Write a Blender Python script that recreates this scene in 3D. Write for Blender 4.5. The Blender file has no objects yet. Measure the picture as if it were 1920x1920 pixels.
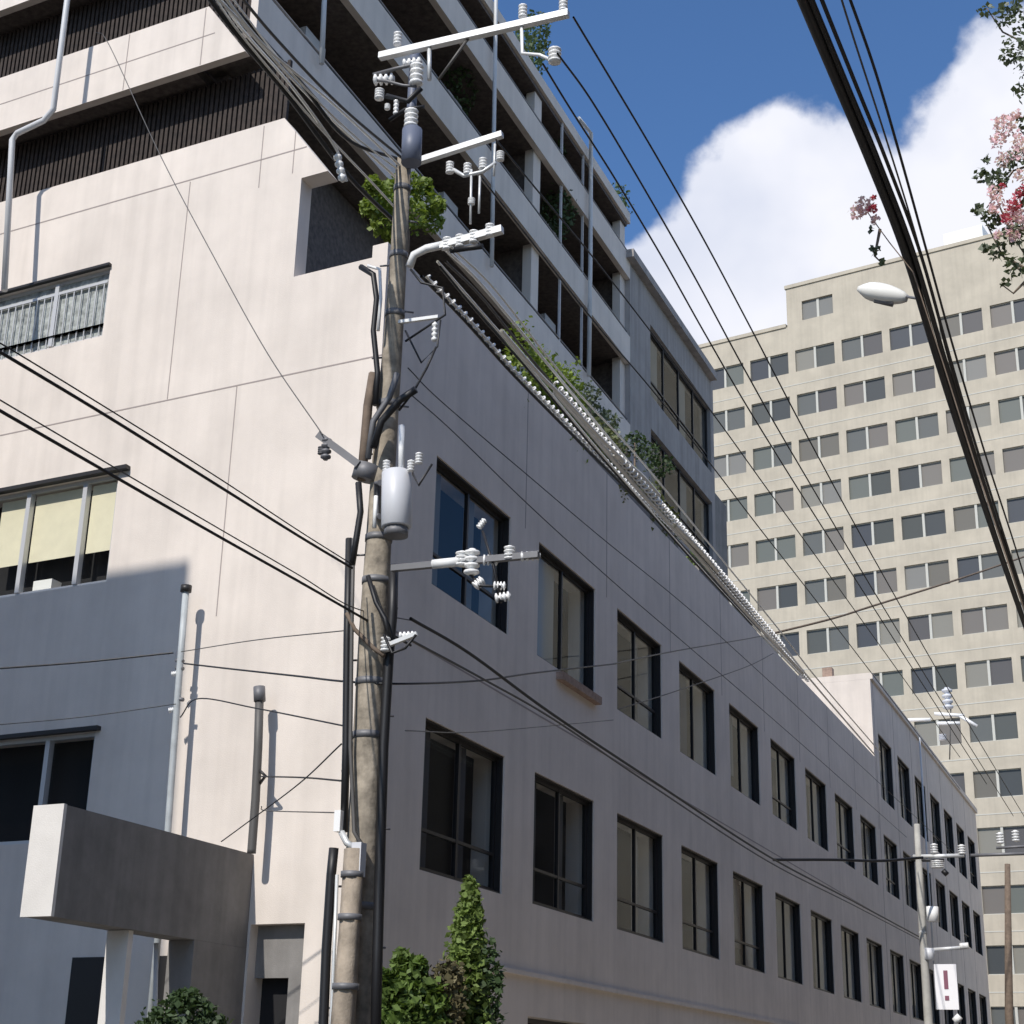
import bpy, math, random
from mathutils import Vector, Matrix
random.seed(7)
SC = bpy.context.scene
COL = SC.collection

# ------------------------------------------------------------------ camera
FPX = 2986.577
PITCH, ROLL = math.radians(19.903), math.radians(1.430)
CAM = Vector((0, 0, 1.6))
_c, _s = math.cos(PITCH), math.sin(PITCH)
FW = Vector((0, _c, _s)); _R0 = Vector((1, 0, 0)); _U0 = Vector((0, -_s, _c))
RT = _R0*math.cos(ROLL) + _U0*math.sin(ROLL)
UP = _U0*math.cos(ROLL) - _R0*math.sin(ROLL)
cam = bpy.data.cameras.new('camera'); cam_o = bpy.data.objects.new('camera', cam); COL.objects.link(cam_o)
cam.sensor_width = 36.0; cam.sensor_fit = 'HORIZONTAL'; cam.lens = 36.0*FPX/1920.0
cam.clip_start = 0.1; cam.clip_end = 5000
M = Matrix((RT, UP, -FW)).transposed().to_4x4(); M.translation = CAM
cam_o.matrix_world = M
SC.camera = cam_o

# ------------------------------------------------------------------ light
SUN_EL = math.radians(43); SUN_H = Vector((-0.4934, -0.870, 0)).normalized()
SUN = (SUN_H*math.cos(SUN_EL) + Vector((0, 0, math.sin(SUN_EL)))).normalized()
sl = bpy.data.lights.new('sun', 'SUN'); sl.energy = 4.0; sl.angle = math.radians(0.53); sl.color = (1.0, 0.945, 0.87)
so = bpy.data.objects.new('sun', sl); COL.objects.link(so)
so.rotation_mode = 'QUATERNION'; so.rotation_quaternion = SUN.to_track_quat('Z', 'Y')
so.location = (-30, -30, 60)
SC.view_settings.view_transform = 'Standard'; SC.view_settings.look = 'None'
SC.view_settings.gamma = 1.0; SC.view_settings.exposure = 0.0
SC.view_settings.use_curve_mapping = False

def ray(u, v):
    return (FW*FPX + RT*(u-960) - UP*(v-960)).normalized()

world = bpy.data.worlds.new('World'); SC.world = world; world.use_nodes = True
nt = world.node_tree; N = nt.nodes; Lk = nt.links
for n in list(N): N.remove(n)
def wn(t, **k):
    n = N.new(t)
    for a, b in k.items(): setattr(n, a, b)
    return n
wo = wn('ShaderNodeOutputWorld'); bg_sky = wn('ShaderNodeBackground'); bg_cl = wn('ShaderNodeBackground'); mix = wn('ShaderNodeMixShader')
sky = wn('ShaderNodeTexSky'); sky.sky_type = 'NISHITA'; sky.sun_disc = False
sky.sun_elevation = SUN_EL; sky.sun_rotation = math.atan2(SUN_H.x, SUN_H.y)
sky.air_density = 1.0; sky.dust_density = 0.4; sky.ozone_density = 4.0; sky.altitude = 50
stn = wn('ShaderNodeMix'); stn.data_type = 'RGBA'; stn.blend_type = 'MULTIPLY'; stn.inputs['Factor'].default_value = 1; stn.inputs['B'].default_value = (.92, 1.18, 1.42, 1)
Lk.new(sky.outputs[0], stn.inputs['A']); Lk.new(stn.outputs['Result'], bg_sky.inputs['Color']); bg_sky.inputs['Strength'].default_value = 0.108
tc = wn('ShaderNodeTexCoord')
# clouds: soft round heaps in sky directions, broken up by noise
heaps = [(1480, 330, .042), (1400, 400, .040), (1330, 520, .040), (1540, 420, .060), (1460, 560, .07), (1620, 560, .07),
         (1240, 560, .034), (1190, 500, .014), (1700, 500, .07), (1780, 380, .045), (1850, 300, .052), (1900, 200, .038), (1960, 420, .09),
         (1990, 150, .05), (2100, 300, .1), (2350, 500, .16), (1300, 800, .09), (900, 1000, .12), (2700, 300, .18), (1700, 900, .12)]
noise = wn('ShaderNodeTexNoise'); noise.inputs['Scale'].default_value = 17; noise.inputs['Detail'].default_value = 9; noise.inputs['Roughness'].default_value = .53
Lk.new(tc.outputs['Generated'], noise.inputs['Vector'])
prev = None
for (u, v, r) in heaps:
    d = wn('ShaderNodeVectorMath', operation='DISTANCE'); Lk.new(tc.outputs['Generated'], d.inputs[0]); d.inputs[1].default_value = ray(u, v)
    m = wn('ShaderNodeMath', operation='MULTIPLY_ADD'); Lk.new(d.outputs['Value'], m.inputs[0]); m.inputs[1].default_value = -1.0; m.inputs[2].default_value = r
    if prev is None: prev = m
    else:
        x = wn('ShaderNodeMath', operation='SMOOTH_MAX'); Lk.new(prev.outputs[0], x.inputs[0]); Lk.new(m.outputs[0], x.inputs[1]); x.inputs[2].default_value = .012
        prev = x
# field (radians inside the heap) + noise
nz = wn('ShaderNodeMath', operation='MULTIPLY_ADD'); Lk.new(noise.outputs['Fac'], nz.inputs[0]); nz.inputs[1].default_value = .066; nz.inputs[2].default_value = -.033
ad = wn('ShaderNodeMath', operation='ADD'); Lk.new(prev.outputs[0], ad.inputs[0]); Lk.new(nz.outputs[0], ad.inputs[1])
mr = wn('ShaderNodeMapRange'); mr.interpolation_type = 'SMOOTHSTEP'; mr.inputs['From Min'].default_value = -.004; mr.inputs['From Max'].default_value = .010
Lk.new(ad.outputs[0], mr.inputs['Value'])
# other fair weather cloud, all round the sky
n2 = wn('ShaderNodeTexNoise'); n2.inputs['Scale'].default_value = 2.2; n2.inputs['Detail'].default_value = 6
Lk.new(tc.outputs['Generated'], n2.inputs['Vector'])
mr2 = wn('ShaderNodeMapRange'); mr2.interpolation_type = 'SMOOTHSTEP'; mr2.inputs['From Min'].default_value = .52; mr2.inputs['From Max'].default_value = .62
Lk.new(n2.outputs['Fac'], mr2.inputs['Value'])
dz = wn('ShaderNodeVectorMath', operation='DISTANCE'); Lk.new(tc.outputs['Generated'], dz.inputs[0]); dz.inputs[1].default_value = ray(1150, 300)
mz = wn('ShaderNodeMapRange'); mz.inputs['From Min'].default_value = .45; mz.inputs['From Max'].default_value = .7; Lk.new(dz.outputs['Value'], mz.inputs['Value'])
mm = wn('ShaderNodeMath', operation='MULTIPLY'); Lk.new(mr2.outputs[0], mm.inputs[0]); Lk.new(mz.outputs[0], mm.inputs[1])
mx = wn('ShaderNodeMath', operation='MAXIMUM'); Lk.new(mr.outputs[0], mx.inputs[0]); Lk.new(mm.outputs[0], mx.inputs[1])
n3 = wn('ShaderNodeTexNoise'); n3.inputs['Scale'].default_value = 9; n3.inputs['Detail'].default_value = 4
Lk.new(tc.outputs['Generated'], n3.inputs['Vector'])
cr = wn('ShaderNodeValToRGB'); cr.color_ramp.elements[0].position = .3; cr.color_ramp.elements[0].color = (.64, .68, .80, 1)
cr.color_ramp.elements[1].position = .62; cr.color_ramp.elements[1].color = (.84, .85, .92, 1)
Lk.new(n3.outputs['Fac'], cr.inputs['Fac']); Lk.new(cr.outputs['Color'], bg_cl.inputs['Color']); bg_cl.inputs['Strength'].default_value = 1.12
Lk.new(mx.outputs[0], mix.inputs[0]); Lk.new(bg_sky.outputs[0], mix.inputs[1]); Lk.new(bg_cl.outputs[0], mix.inputs[2]); Lk.new(mix.outputs[0], wo.inputs['Surface'])

# ------------------------------------------------------------------ frames
Sd = Vector((0.38541904, 0.92274166, 0)); Ld = Vector((-0.88443667, 0.46666023, 0)); Z = Vector((0, 0, 1))
nS = Vector((0.92274166, -0.38541904, 0)); nL = Vector((-0.46666023, -0.88443667, 0))
K = Vector((-2.03219774, 21.9059392, 0))
Td = Vector((0.83963308, -0.54315402, 0)); nT = Vector((-0.54315402, -0.83963308, 0)); KT = Vector((26.603, 111.8807, 0))
def P(t, s, z): return K + Ld*t + Sd*s + Z*z
def hit(u, v, p0, n):
    d = ray(u, v); return CAM + d*((p0-CAM).dot(n)/d.dot(n))
def pt(u, v, dist):
    d = ray(u, v); return CAM + d*(dist/math.hypot(d.x, d.y))

# ------------------------------------------------------------------ helpers
def mat(name, col, rough=.8, var=.0, scale=3.0, metal=0, bump=0, bscale=60, spec=.5, streak=0, trans=0):
    m = bpy.data.materials.new(name); m.use_nodes = True; t = m.node_tree; b = t.nodes['Principled BSDF']
    b.inputs['Base Color'].default_value = (*col, 1); b.inputs['Roughness'].default_value = rough; b.inputs['Metallic'].default_value = metal
    b.inputs['Specular IOR Level'].default_value = spec
    g = t.nodes.new('ShaderNodeTexCoord')
    if var or streak:
        n = t.nodes.new('ShaderNodeTexNoise'); n.inputs['Scale'].default_value = scale; n.inputs['Detail'].default_value = 8; n.inputs['Roughness'].default_value = .62
        t.links.new(g.outputs['Object'], n.inputs['Vector'])
        r = t.nodes.new('ShaderNodeMapRange'); r.inputs['From Min'].default_value = .3; r.inputs['From Max'].default_value = .7
        r.inputs['To Min'].default_value = 1-var; r.inputs['To Max'].default_value = 1+var
        t.links.new(n.outputs['Fac'], r.inputs['Value'])
        out = r.outputs[0]
        if streak:
            mp = t.nodes.new('ShaderNodeMapping'); mp.inputs['Scale'].default_value = (2.6, 2.6, .13); t.links.new(g.outputs['Object'], mp.inputs['Vector'])
            n4 = t.nodes.new('ShaderNodeTexNoise'); n4.inputs['Scale'].default_value = 1.6; n4.inputs['Detail'].default_value = 6; t.links.new(mp.outputs[0], n4.inputs['Vector'])
            r4 = t.nodes.new('ShaderNodeMapRange'); r4.inputs['From Min'].default_value = .42; r4.inputs['From Max'].default_value = .72; r4.inputs['To Min'].default_value = 1; r4.inputs['To Max'].default_value = 1-streak
            t.links.new(n4.outputs['Fac'], r4.inputs['Value'])
            ml = t.nodes.new('ShaderNodeMath'); ml.operation = 'MULTIPLY'; t.links.new(out, ml.inputs[0]); t.links.new(r4.outputs[0], ml.inputs[1]); out = ml.outputs[0]
        mxn = t.nodes.new('ShaderNodeMix'); mxn.data_type = 'RGBA'; mxn.blend_type = 'MULTIPLY'; mxn.inputs['Factor'].default_value = 1
        mxn.inputs['A'].default_value = (*col, 1); t.links.new(out, mxn.inputs['B']); t.links.new(mxn.outputs['Result'], b.inputs['Base Color'])
    if bump:
        n = t.nodes.new('ShaderNodeTexNoise'); n.inputs['Scale'].default_value = bscale; n.inputs['Detail'].default_value = 5
        t.links.new(g.outputs['Object'], n.inputs['Vector'])
        bp = t.nodes.new('ShaderNodeBump'); bp.inputs['Strength'].default_value = bump; bp.inputs['Distance'].default_value = .01
        t.links.new(n.outputs['Fac'], bp.inputs['Height']); t.links.new(bp.outputs[0], b.inputs['Normal'])
    if trans:
        ti = t.nodes.new('ShaderNodeBsdfTranslucent'); ti.inputs['Color'].default_value = (min(1, col[0]*1.6), min(1, col[1]*1.6), col[2], 1)
        ms = t.nodes.new('ShaderNodeMixShader'); ms.inputs[0].default_value = trans
        t.links.new(b.outputs[0], ms.inputs[1]); t.links.new(ti.outputs[0], ms.inputs[2]); t.links.new(ms.outputs[0], t.nodes['Material Output'].inputs['Surface'])
    return m
def random_mat(name, cols, rough=.25):
    m = bpy.data.materials.new(name); m.use_nodes = True; t = m.node_tree; b = t.nodes['Principled BSDF']
    oi = t.nodes.new('ShaderNodeObjectInfo'); r = t.nodes.new('ShaderNodeValToRGB'); r.color_ramp.interpolation = 'CONSTANT'
    e = r.color_ramp.elements
    e[0].color = (*cols[0], 1); e[0].position = 0; e[1].position = 1/len(cols); e[1].color = (*cols[1], 1)
    for i in range(2, len(cols)):
        x = e.new(i/len(cols)); x.color = (*cols[i], 1)
    t.links.new(oi.outputs['Random'], r.inputs['Fac']); t.links.new(r.outputs['Color'], b.inputs['Base Color'])
    b.inputs['Roughness'].default_value = rough; b.inputs['Specular IOR Level'].default_value = .5
    return m
def glass_mat(name, tint, fac):
    m = bpy.data.materials.new(name); m.use_nodes = True; t = m.node_tree; t.nodes.remove(t.nodes['Principled BSDF'])
    a = t.nodes.new('ShaderNodeBsdfTransparent'); a.inputs[0].default_value = (*tint, 1)
    g = t.nodes.new('ShaderNodeBsdfGlossy'); g.inputs['Roughness'].default_value = .04; g.inputs[0].default_value = (.9, .93, .95, 1)
    s = t.nodes.new('ShaderNodeMixShader'); lw = t.nodes.new('ShaderNodeLayerWeight'); lw.inputs[0].default_value = .5; fr = t.nodes.new('ShaderNodeMath'); fr.operation = 'POWER'; t.links.new(lw.outputs['Facing'], fr.inputs[0]); fr.inputs[1].default_value = 4
    ma = t.nodes.new('ShaderNodeMath'); ma.operation = 'ADD'; hf = t.nodes.new('ShaderNodeMath'); hf.operation = 'MULTIPLY'; hf.inputs[1].default_value = .3; t.links.new(fr.outputs[0], hf.inputs[0]); t.links.new(hf.outputs[0], ma.inputs[0]); ma.inputs[1].default_value = fac
    t.links.new(ma.outputs[0], s.inputs[0]); t.links.new(a.outputs[0], s.inputs[1]); t.links.new(g.outputs[0], s.inputs[2])
    t.links.new(s.outputs[0], t.nodes['Material Output'].inputs['Surface'])
    return m

M_WALL = mat('cream_render', (.74, .668, .60), .88, var=.09, scale=.7, bump=.3, bscale=70, streak=.09)
M_WALLT = mat('balcony_render', (.62, .60, .60), .88, var=.07, scale=1.3, bump=.2, streak=.16)
M_JOINT = mat('joint_sealant', (.36, .31, .29), .9)
M_RECESS = mat('brown_recess_shade', (.11, .09, .08), .75, var=.45, scale=9)  # brown kept dark to stand in for shade inside the balcony recesses
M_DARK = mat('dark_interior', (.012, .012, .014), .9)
M_FRAME = mat('bronze_frame', (.028, .026, .026), .45, spec=.4)
M_ALU = mat('aluminium', (.62, .62, .62), .4, metal=.3)
M_GLASS = glass_mat('window_glass', (.78, .80, .80), .025)
M_CLEAR = glass_mat('clear_glass', (.95, .96, .95), .03)
M_CURT = random_mat('curtain_cloth', [(.20, .20, .19), (.55, .50, .36), (.10, .10, .11), (.30, .28, .24), (.52, .49, .42), (.07, .07, .08), (.15, .14, .13)], .9)
M_BLIND = mat('cream_blind', (.80, .74, .55), .8, var=.06)
M_LATT = mat('frosted_pane', (.36, .38, .36), .35, var=.55, scale=9)
M_ROOF = mat('roof_membrane', (.25, .25, .24), .9, var=.1)
M_PIPE = mat('grey_pipe', (.60, .61, .62), .45, var=.06)
M_TAN = mat('tan_tile', (.47, .42, .335), .8, var=.12, scale=.5, bump=.15, bscale=30, streak=.08)
M_TANL = mat('tan_post', (.50, .49, .44), .7)
M_TPANE = random_mat('hotel_panes', [(.045, .05, .052), (.07, .075, .07), (.13, .12, .10), (.17, .155, .135), (.045, .05, .06), (.10, .105, .10), (.21, .20, .17), (.15, .135, .12), (.08, .075, .075), (.12, .13, .115), (.19, .185, .17), (.055, .06, .055)], .42)
M_WOOD = mat('weathered_pole', (.33, .285, .225), .9, var=.5, scale=6, bump=.8, bscale=18, streak=.55)
M_GALV = mat('galvanised_steel', (.66, .67, .67), .42, metal=.25, var=.08)
M_STEELD = mat('dull_steel', (.17, .17, .18), .55, metal=.2, var=.15)
M_PORC = mat('porcelain', (.86, .86, .85), .18)
M_TRAFO = mat('grey_paint', (.60, .61, .64), .45, var=.05)
M_BLACK = mat('black_cable', (.012, .012, .014), .5)
M_ALUW = mat('aluminium_wire', (.88, .87, .83), .3)
M_WIREG = mat('grey_cable', (.10, .095, .09), .55)
M_BLUEST = mat('blue_grey_steel', (.13, .15, .21), .5)
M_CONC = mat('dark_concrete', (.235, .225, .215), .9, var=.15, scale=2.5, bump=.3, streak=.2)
M_CONCL = mat('sunlit_concrete_tone', (.72, .69, .65), .9, var=.06, scale=2.5, bump=.3)  # pale tone carries the sunlight on the beam end and pillar
M_LEAF = mat('leaf_green', (.12, .185, .04), .6, var=.5, scale=4, trans=.25)
M_LEAFY = mat('leaf_yellow_green', (.17, .235, .035), .55, var=.45, scale=4, trans=.3)
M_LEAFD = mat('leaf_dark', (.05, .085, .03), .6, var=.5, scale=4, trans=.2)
M_LEAFC = mat('cypress_green', (.14, .20, .045), .7, var=.5, scale=5, trans=.15)
M_LEAFG = mat('leaf_grey_green', (.10, .13, .075), .5, var=.4, scale=6, trans=.2)
M_LEAFG2 = mat('leaf_olive', (.115, .135, .05), .6, var=.45, scale=5, trans=.2)
M_DRY = mat('dry_leaf', (.12, .105, .05), .7, var=.4, scale=6)
M_PINK = mat('pink_petal', (.88, .58, .67), .6, var=.2, scale=8, trans=.35)
M_RED = mat('rose_petal', (.50, .09, .14), .6, var=.3, scale=8, trans=.25)
M_BARK = mat('bark', (.16, .12, .09), .85, var=.3, scale=8)
M_ASPH = mat('asphalt', (.075, .07, .064), .9, var=.2, scale=6, bump=.4)
M_PAVE = mat('paving', (.41, .365, .30), .9, var=.12, scale=3)
M_GRND = mat('earth', (.17, .155, .13), .95, var=.2)
M_LINE = mat('road_paint', (.78, .78, .76), .7)
M_SIGN = mat('sign_white', (.85, .84, .86), .5)
M_SIGNR = mat('sign_maroon', (.22, .08, .12), .6)
M_LAMP = mat('lamp_housing', (.88, .87, .82), .35)
M_TERRA = mat('terracotta', (.33, .235, .185), .85, var=.3, scale=9)

M_RPOLE = mat('aged_pole_grey', (.40, .39, .36), .8, var=.15, scale=5, streak=.2)
M_PIPE2 = mat('weathered_pipe', (.42, .45, .46), .5, var=.15, scale=5)
M_GREENB = mat('green_wrap', (.06, .12, .09), .6)
M_SLAT = mat('brown_slats', (.038, .027, .022), .8, var=.5, scale=7)
M_SERV = mat('grey_brown_render', (.37, .345, .33), .9, var=.12, scale=1.2, bump=.3, streak=.25)
M_STUB = mat('stub_concrete', (.36, .30, .235), .85, var=.35, scale=6, bump=.4, streak=.3)
M_BRICK = mat('brown_brick', (.17, .145, .125), .9, var=.15, scale=4)
M_GREYW = mat('warm_bounce_stucco', (.37, .315, .24), .9, var=.12, scale=2, streak=.15)  # warmed so the added opposite buildings bounce warm light
WL = {}
def setp(o, label=None, cat=None, group=None, kind=None):
    if label: o['label'] = label
    if cat: o['category'] = cat
    if group: o['group'] = group
    if kind: o['kind'] = kind
def empty(name, loc, label, cat, group=None):
    o = bpy.data.objects.new(name, None); COL.objects.link(o); o.location = loc; WL[o] = Vector(loc)
    setp(o, label, cat, group); return o
class MB:
    def __init__(s): s.v = []; s.f = []; s.smooth = False
    def quad(s, *p):
        i = len(s.v); s.v += [Vector(q) for q in p]; s.f.append(tuple(range(i, i+len(p)))); return s
    def hexa(s, a):     # 8 points, bottom 4 then top 4
        i = len(s.v); s.v += [Vector(q) for q in a]
        for q in ((3,2,1,0),(4,5,6,7),(0,1,5,4),(1,2,6,5),(2,3,7,6),(3,0,4,7)): s.f.append(tuple(i+k for k in q))
        return s
    def fbox(s, o, au, av, u0, u1, v0, v1, z0, z1):
        p = [(u0,v0),(u1,v0),(u1,v1),(u0,v1)]
        return s.hexa([o+au*a+av*b+Z*z0 for a, b in p] + [o+au*a+av*b+Z*z1 for a, b in p])
    def tsz(s, t0, t1, s0, s1, z0, z1): return s.fbox(K, Ld, Sd, t0, t1, s0, s1, z0, z1)
    def tube(s, pts, r, n=8, r1=None, caps=True):
        s.smooth = True
        pts = [Vector(p) for p in pts]; i0 = len(s.v); k = len(pts)
        rs = r if isinstance(r, (list, tuple)) else [r + ((r1 if r1 is not None else r)-r)*i/(k-1) for i in range(k)]
        side = None
        for i, p in enumerate(pts):
            d = (pts[min(i+1, k-1)] - pts[max(i-1, 0)]).normalized()
            a = side if side is not None else (Vector((0,0,1)) if abs(d.z) < .9 else Vector((1,0,0)))
            x = (a - d*a.dot(d))
            if x.length < 1e-4: x = d.orthogonal()
            x.normalize(); side = x
            y = d.cross(x)
            for j in range(n):
                an = 2*math.pi*j/n; s.v.append(p + (x*math.cos(an)+y*math.sin(an))*rs[i])
        for i in range(k-1):
            for j in range(n):
                s.f.append((i0+i*n+j, i0+i*n+(j+1)%n, i0+(i+1)*n+(j+1)%n, i0+(i+1)*n+j))
        if caps:
            s.f.append(tuple(i0+j for j in range(n))[::-1]); s.f.append(tuple(i0+(k-1)*n+j for j in range(n)))
        return s
    def insul(s, p, d, L, r, n=10):     # ribbed insulator body along d
        p = Vector(p); d = Vector(d).normalized(); pts = []; rs = []
        k = 4
        for i in range(k):
            for (a, b) in ((0, .5), (.25, 1), (.6, 1), (.8, .5)):
                pts.append(p + d*L*(i+a)/k); rs.append(r*b)
        pts.append(p+d*L); rs.append(r*.45)
        return s.tube(pts, rs, n)
    def build(s, name, m, parent=None, **kw):
        off = WL.get(parent, Vector((0,0,0))) if parent else None
        if parent is None:
            off = s.v[0].copy() if s.v else Vector((0,0,0))
            lo = min(v.z for v in s.v); off.z = lo
            if kw.get('kind') == 'structure': off = Vector((0,0,0))
        me = bpy.data.meshes.new(name); me.from_pydata([tuple(v-off) for v in s.v], [], s.f); me.update()
        if s.smooth:
            for p in me.polygons: p.use_smooth = len(p.vertices) == 4
        me.materials.append(m)
        o = bpy.data.objects.new(name, me); COL.objects.link(o)
        if parent: o.parent = parent; WL[o] = WL[parent].copy()
        else: o.location = off; WL[o] = off.copy()
        setp(o, **kw)
        return o
def wall_holes(mb, o, au, inn, u0, u1, z0, z1, holes, depth, back=True):
    us = sorted({u0, u1, *[h[0] for h in holes], *[h[1] for h in holes]}); zs = sorted({z0, z1, *[h[2] for h in holes], *[h[3] for h in holes]})
    us = [u for u in us if u0 <= u <= u1]; zs = [z for z in zs if z0 <= z <= z1]
    for a, b in zip(us, us[1:]):
        for c, d in zip(zs, zs[1:]):
            cu, cz = (a+b)/2, (c+d)/2
            if any(h[0] < cu < h[1] and h[2] < cz < h[3] for h in holes): continue
            mb.quad(o+au*a+Z*c, o+au*b+Z*c, o+au*b+Z*d, o+au*a+Z*d)
    for (a, b, c, d) in holes:
        e = inn*depth
        q = [o+au*a+Z*c, o+au*b+Z*c, o+au*b+Z*d, o+au*a+Z*d]
        for i in range(4): mb.quad(q[i], q[(i+1)%4], q[(i+1)%4]+e, q[i]+e)
def copy_part(o, parent, dloc):
    c = o.copy(); COL.objects.link(c); c.parent = parent; c.location = o.location + dloc
    for ch in [x for x in o.children]:
        g = ch.copy(); COL.objects.link(g); g.parent = c
    return c
def leaves(mb, center, rad, n, size, flat=1.0, jit=None):
    c = Vector(center)
    for _ in range(n):
        while True:
            d = Vector((random.uniform(-1,1), random.uniform(-1,1), random.uniform(-1,1)))
            if .15 < d.length <= 1: break
        q_ = random.random()
        if q_ < .5: d = d.normalized()*random.uniform(.7, 1.02)
        elif q_ < .62: d = d.normalized()*random.uniform(1.0, 1.28)
        p = c + Vector((d.x*rad[0], d.y*rad[1], d.z*rad[2]))
        a = Vector((random.gauss(0,1), random.gauss(0,1), random.gauss(0,.7))).normalized(); b = a.orthogonal().normalized()
        b = (b*math.cos(random.random()*6.28) + a.cross(b)*math.sin(random.random()*6.28))
        L = size*random.uniform(.6, 1.3); w = L*.32
        mb.quad(p-a*L*.5, p-b*w, p+a*L*.5, p+b*w)
def ll(a, b, x): return a + (b-a)*x

# ------------------------------------------------------------------ ground, street
g = MB(); g.quad((-600,-600,-.15), (600,-600,-.15), (600,900,-.15), (-600,900,-.15)); g.build('ground', M_GRND, kind='structure')
def strip(name, m, o0, o1, s0, s1, z, th=None):
    b = MB()
    if th: b.fbox(K, nS, Sd, o0, o1, s0, s1, z-th, z)
    else: b.quad(K+nS*o0+Sd*s0+Z*z, K+nS*o1+Sd*s0+Z*z, K+nS*o1+Sd*s1+Z*z, K+nS*o0+Sd*s1+Z*z)
    return b.build(name, m, kind='structure')
strip('road', M_ASPH, 4.5, 13.5, -60, 200, -.14)
strip('pavement', M_PAVE, .02, 4.5, -6.0, 200, 0, .145)
strip('pavement', M_PAVE, 13.5, 17.5, -60, 200, 0, .145)
b = MB()
b.quad(K+Ld*-4.3+Sd*-14, K+Ld*60+Sd*-14, K+Ld*60+Sd*-6.5, K+Ld*-4.3+Sd*-6.5)
for i in range(len(b.v)): b.v[i].z = -.136
b.build('side_road', M_ASPH, kind='structure')
b = MB()
for s0 in range(-40, 190, 10): b.quad(*[K+nS*a+Sd*q+Z*-.132 for a, q in ((8.9,s0),(9.05,s0),(9.05,s0+5),(8.9,s0+5))])
b.build('road_marking', M_LINE, kind='structure')

# ------------------------------------------------------------------ main building
MAIN_S = 42.0
bld = empty('concrete_building', P(0,0,0), 'large cream rendered building with sunlit end wall, shaded street front and stacked balconies above', 'building')
PZ = 13.95          # street parapet top
holesS = []
W0, PITCHW, WW = 2.08, 4.535, 3.15
ROWS = [(4.6, 6.88), (9.0, 11.17)]
ks_main = [k for k in range(0, 9)]
for k in ks_main:
    for (z0, z1) in ROWS: holesS.append((W0+PITCHW*k, W0+PITCHW*k+WW, z0, z1))
shop = [(6.5+6.2*i, 11.6+6.2*i, .4, 2.75) for i in range(5)]
w = MB(); wall_holes(w, K, Sd, Ld, 0, MAIN_S, 0, PZ, holesS+shop, .6)
# end wall (sunlit): lower wall up to the terrace notch, then gable up to 16.85 with raking edge
E_WIN = [(5.68, 9.6, 13.50, 14.82), (4.95, 9.4, 9.02, 10.88), (4.82, 9.4, 4.95, 6.60)]
wall_holes(w, K, Ld, Sd, 0, 14, 0, 13.74, E_WIN[1:] + [(5.68, 9.6, 13.50, 13.74), (.72, 1.62, 0, 3.65)], .5)
wall_holes(w, K, Ld, Sd, 1.76, 14, 13.74, 15.56, [(5.68, 9.6, 13.74, 14.82)], .5)
w.quad(P(1.24,0,15.56), P(14,0,15.56), P(14,0,16.84), P(2.21,0,16.84))
w.quad(P(1.24,0,15.56), P(2.21,0,16.84), P(2.21,.35,16.84), P(1.24,.35,15.56))
w.quad(P(1.24,0,15.56), P(1.76,0,15.56), P(1.76,.35,15.56), P(1.24,.35,15.56))
w.quad(P(1.24,.35,15.56), P(1.76,.35,15.56), P(2.21,.35,16.84))
w.quad(P(1.76,0,13.74), P(1.76,0,15.56), P(1.76,.35,15.56), P(1.76,.35,13.74))
w.quad(P(2.21,0,16.84), P(14,0,16.84), P(14,.25,16.84), P(2.21,.25,16.84))
w.quad(P(1.76,.35,13.74), P(14,.35,13.74), P(14,.35,16.84), P(1.24,.35,15.56), P(1.76,.35,15.56))
# terrace end parapet and street parapet tops, inner sides
w.quad(P(0,0,PZ), P(0,MAIN_S,PZ), P(.28,MAIN_S,PZ), P(.28,0,PZ))
w.quad(P(.28,0,13.0), P(.28,0,PZ), P(.28,MAIN_S,PZ), P(.28,MAIN_S,13.0))
w.quad(P(0,0,13.74), P(.28,0,13.74), P(.28,0,PZ), P(0,0,PZ))
w.quad(P(.28,0,13.74), P(1.76,0,13.74), P(1.76,.28,13.74), P(.28,.28,13.74))
w.quad(P(.28,.28,13.0), P(.28,.28,13.74), P(1.76,.28,13.74), P(1.76,.28,13.0))
w.quad(P(14,0,0), P(14,MAIN_S,0), P(14,MAIN_S,PZ), P(14,0,PZ)); w.quad(P(0,MAIN_S,0), P(14,MAIN_S,0), P(14,MAIN_S,PZ), P(0,MAIN_S,PZ))
w.build('wall', M_WALL, bld)
r = MB(); r.quad(P(.28,0.2,13.0), P(.28,MAIN_S,13.0), P(14,MAIN_S,13.0), P(14,.2,13.0)); r.build('terrace_floor', M_ROOF, bld)
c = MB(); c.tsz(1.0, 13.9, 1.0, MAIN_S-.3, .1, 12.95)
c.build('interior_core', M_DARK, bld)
# sealed joints (2 mm proud strips)
j = MB()
def jL(t0, t1, z): j.fbox(K, Ld, -Sd, t0, t1, 0, .004, z-.011, z+.011)
def jLv(t, z0, z1): j.fbox(K, Ld, -Sd, t-.009, t+.009, 0, .004, z0, z1)
def jS(s, z0, z1): j.fbox(K, Sd, nS, s-.015, s+.015, 0, .004, z0, z1)
jL(1.70, 14, 16.14); jL(0, 14, 12.01); jLv(2.62, 15.6, 16.8); jLv(2.70, 8.2, 12.0); jLv(4.1, 12.03, 16.1)
jLv(1.95, 15.7, 16.5)
for k in range(0, 9):
    jS(W0+PITCHW*k+WW+.69, 11.2, PZ)
j.fbox(K, Sd, nS, 0, MAIN_S, 0, .004, 7.9, 7.93)
j.build('panel_joints', M_JOINT, bld)
lg = MB(); lg.fbox(K, Sd, nS, 4.0, MAIN_S, 0, .07, 3.38, 3.45); lg.build('ledge', M_WALL, bld)
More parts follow.
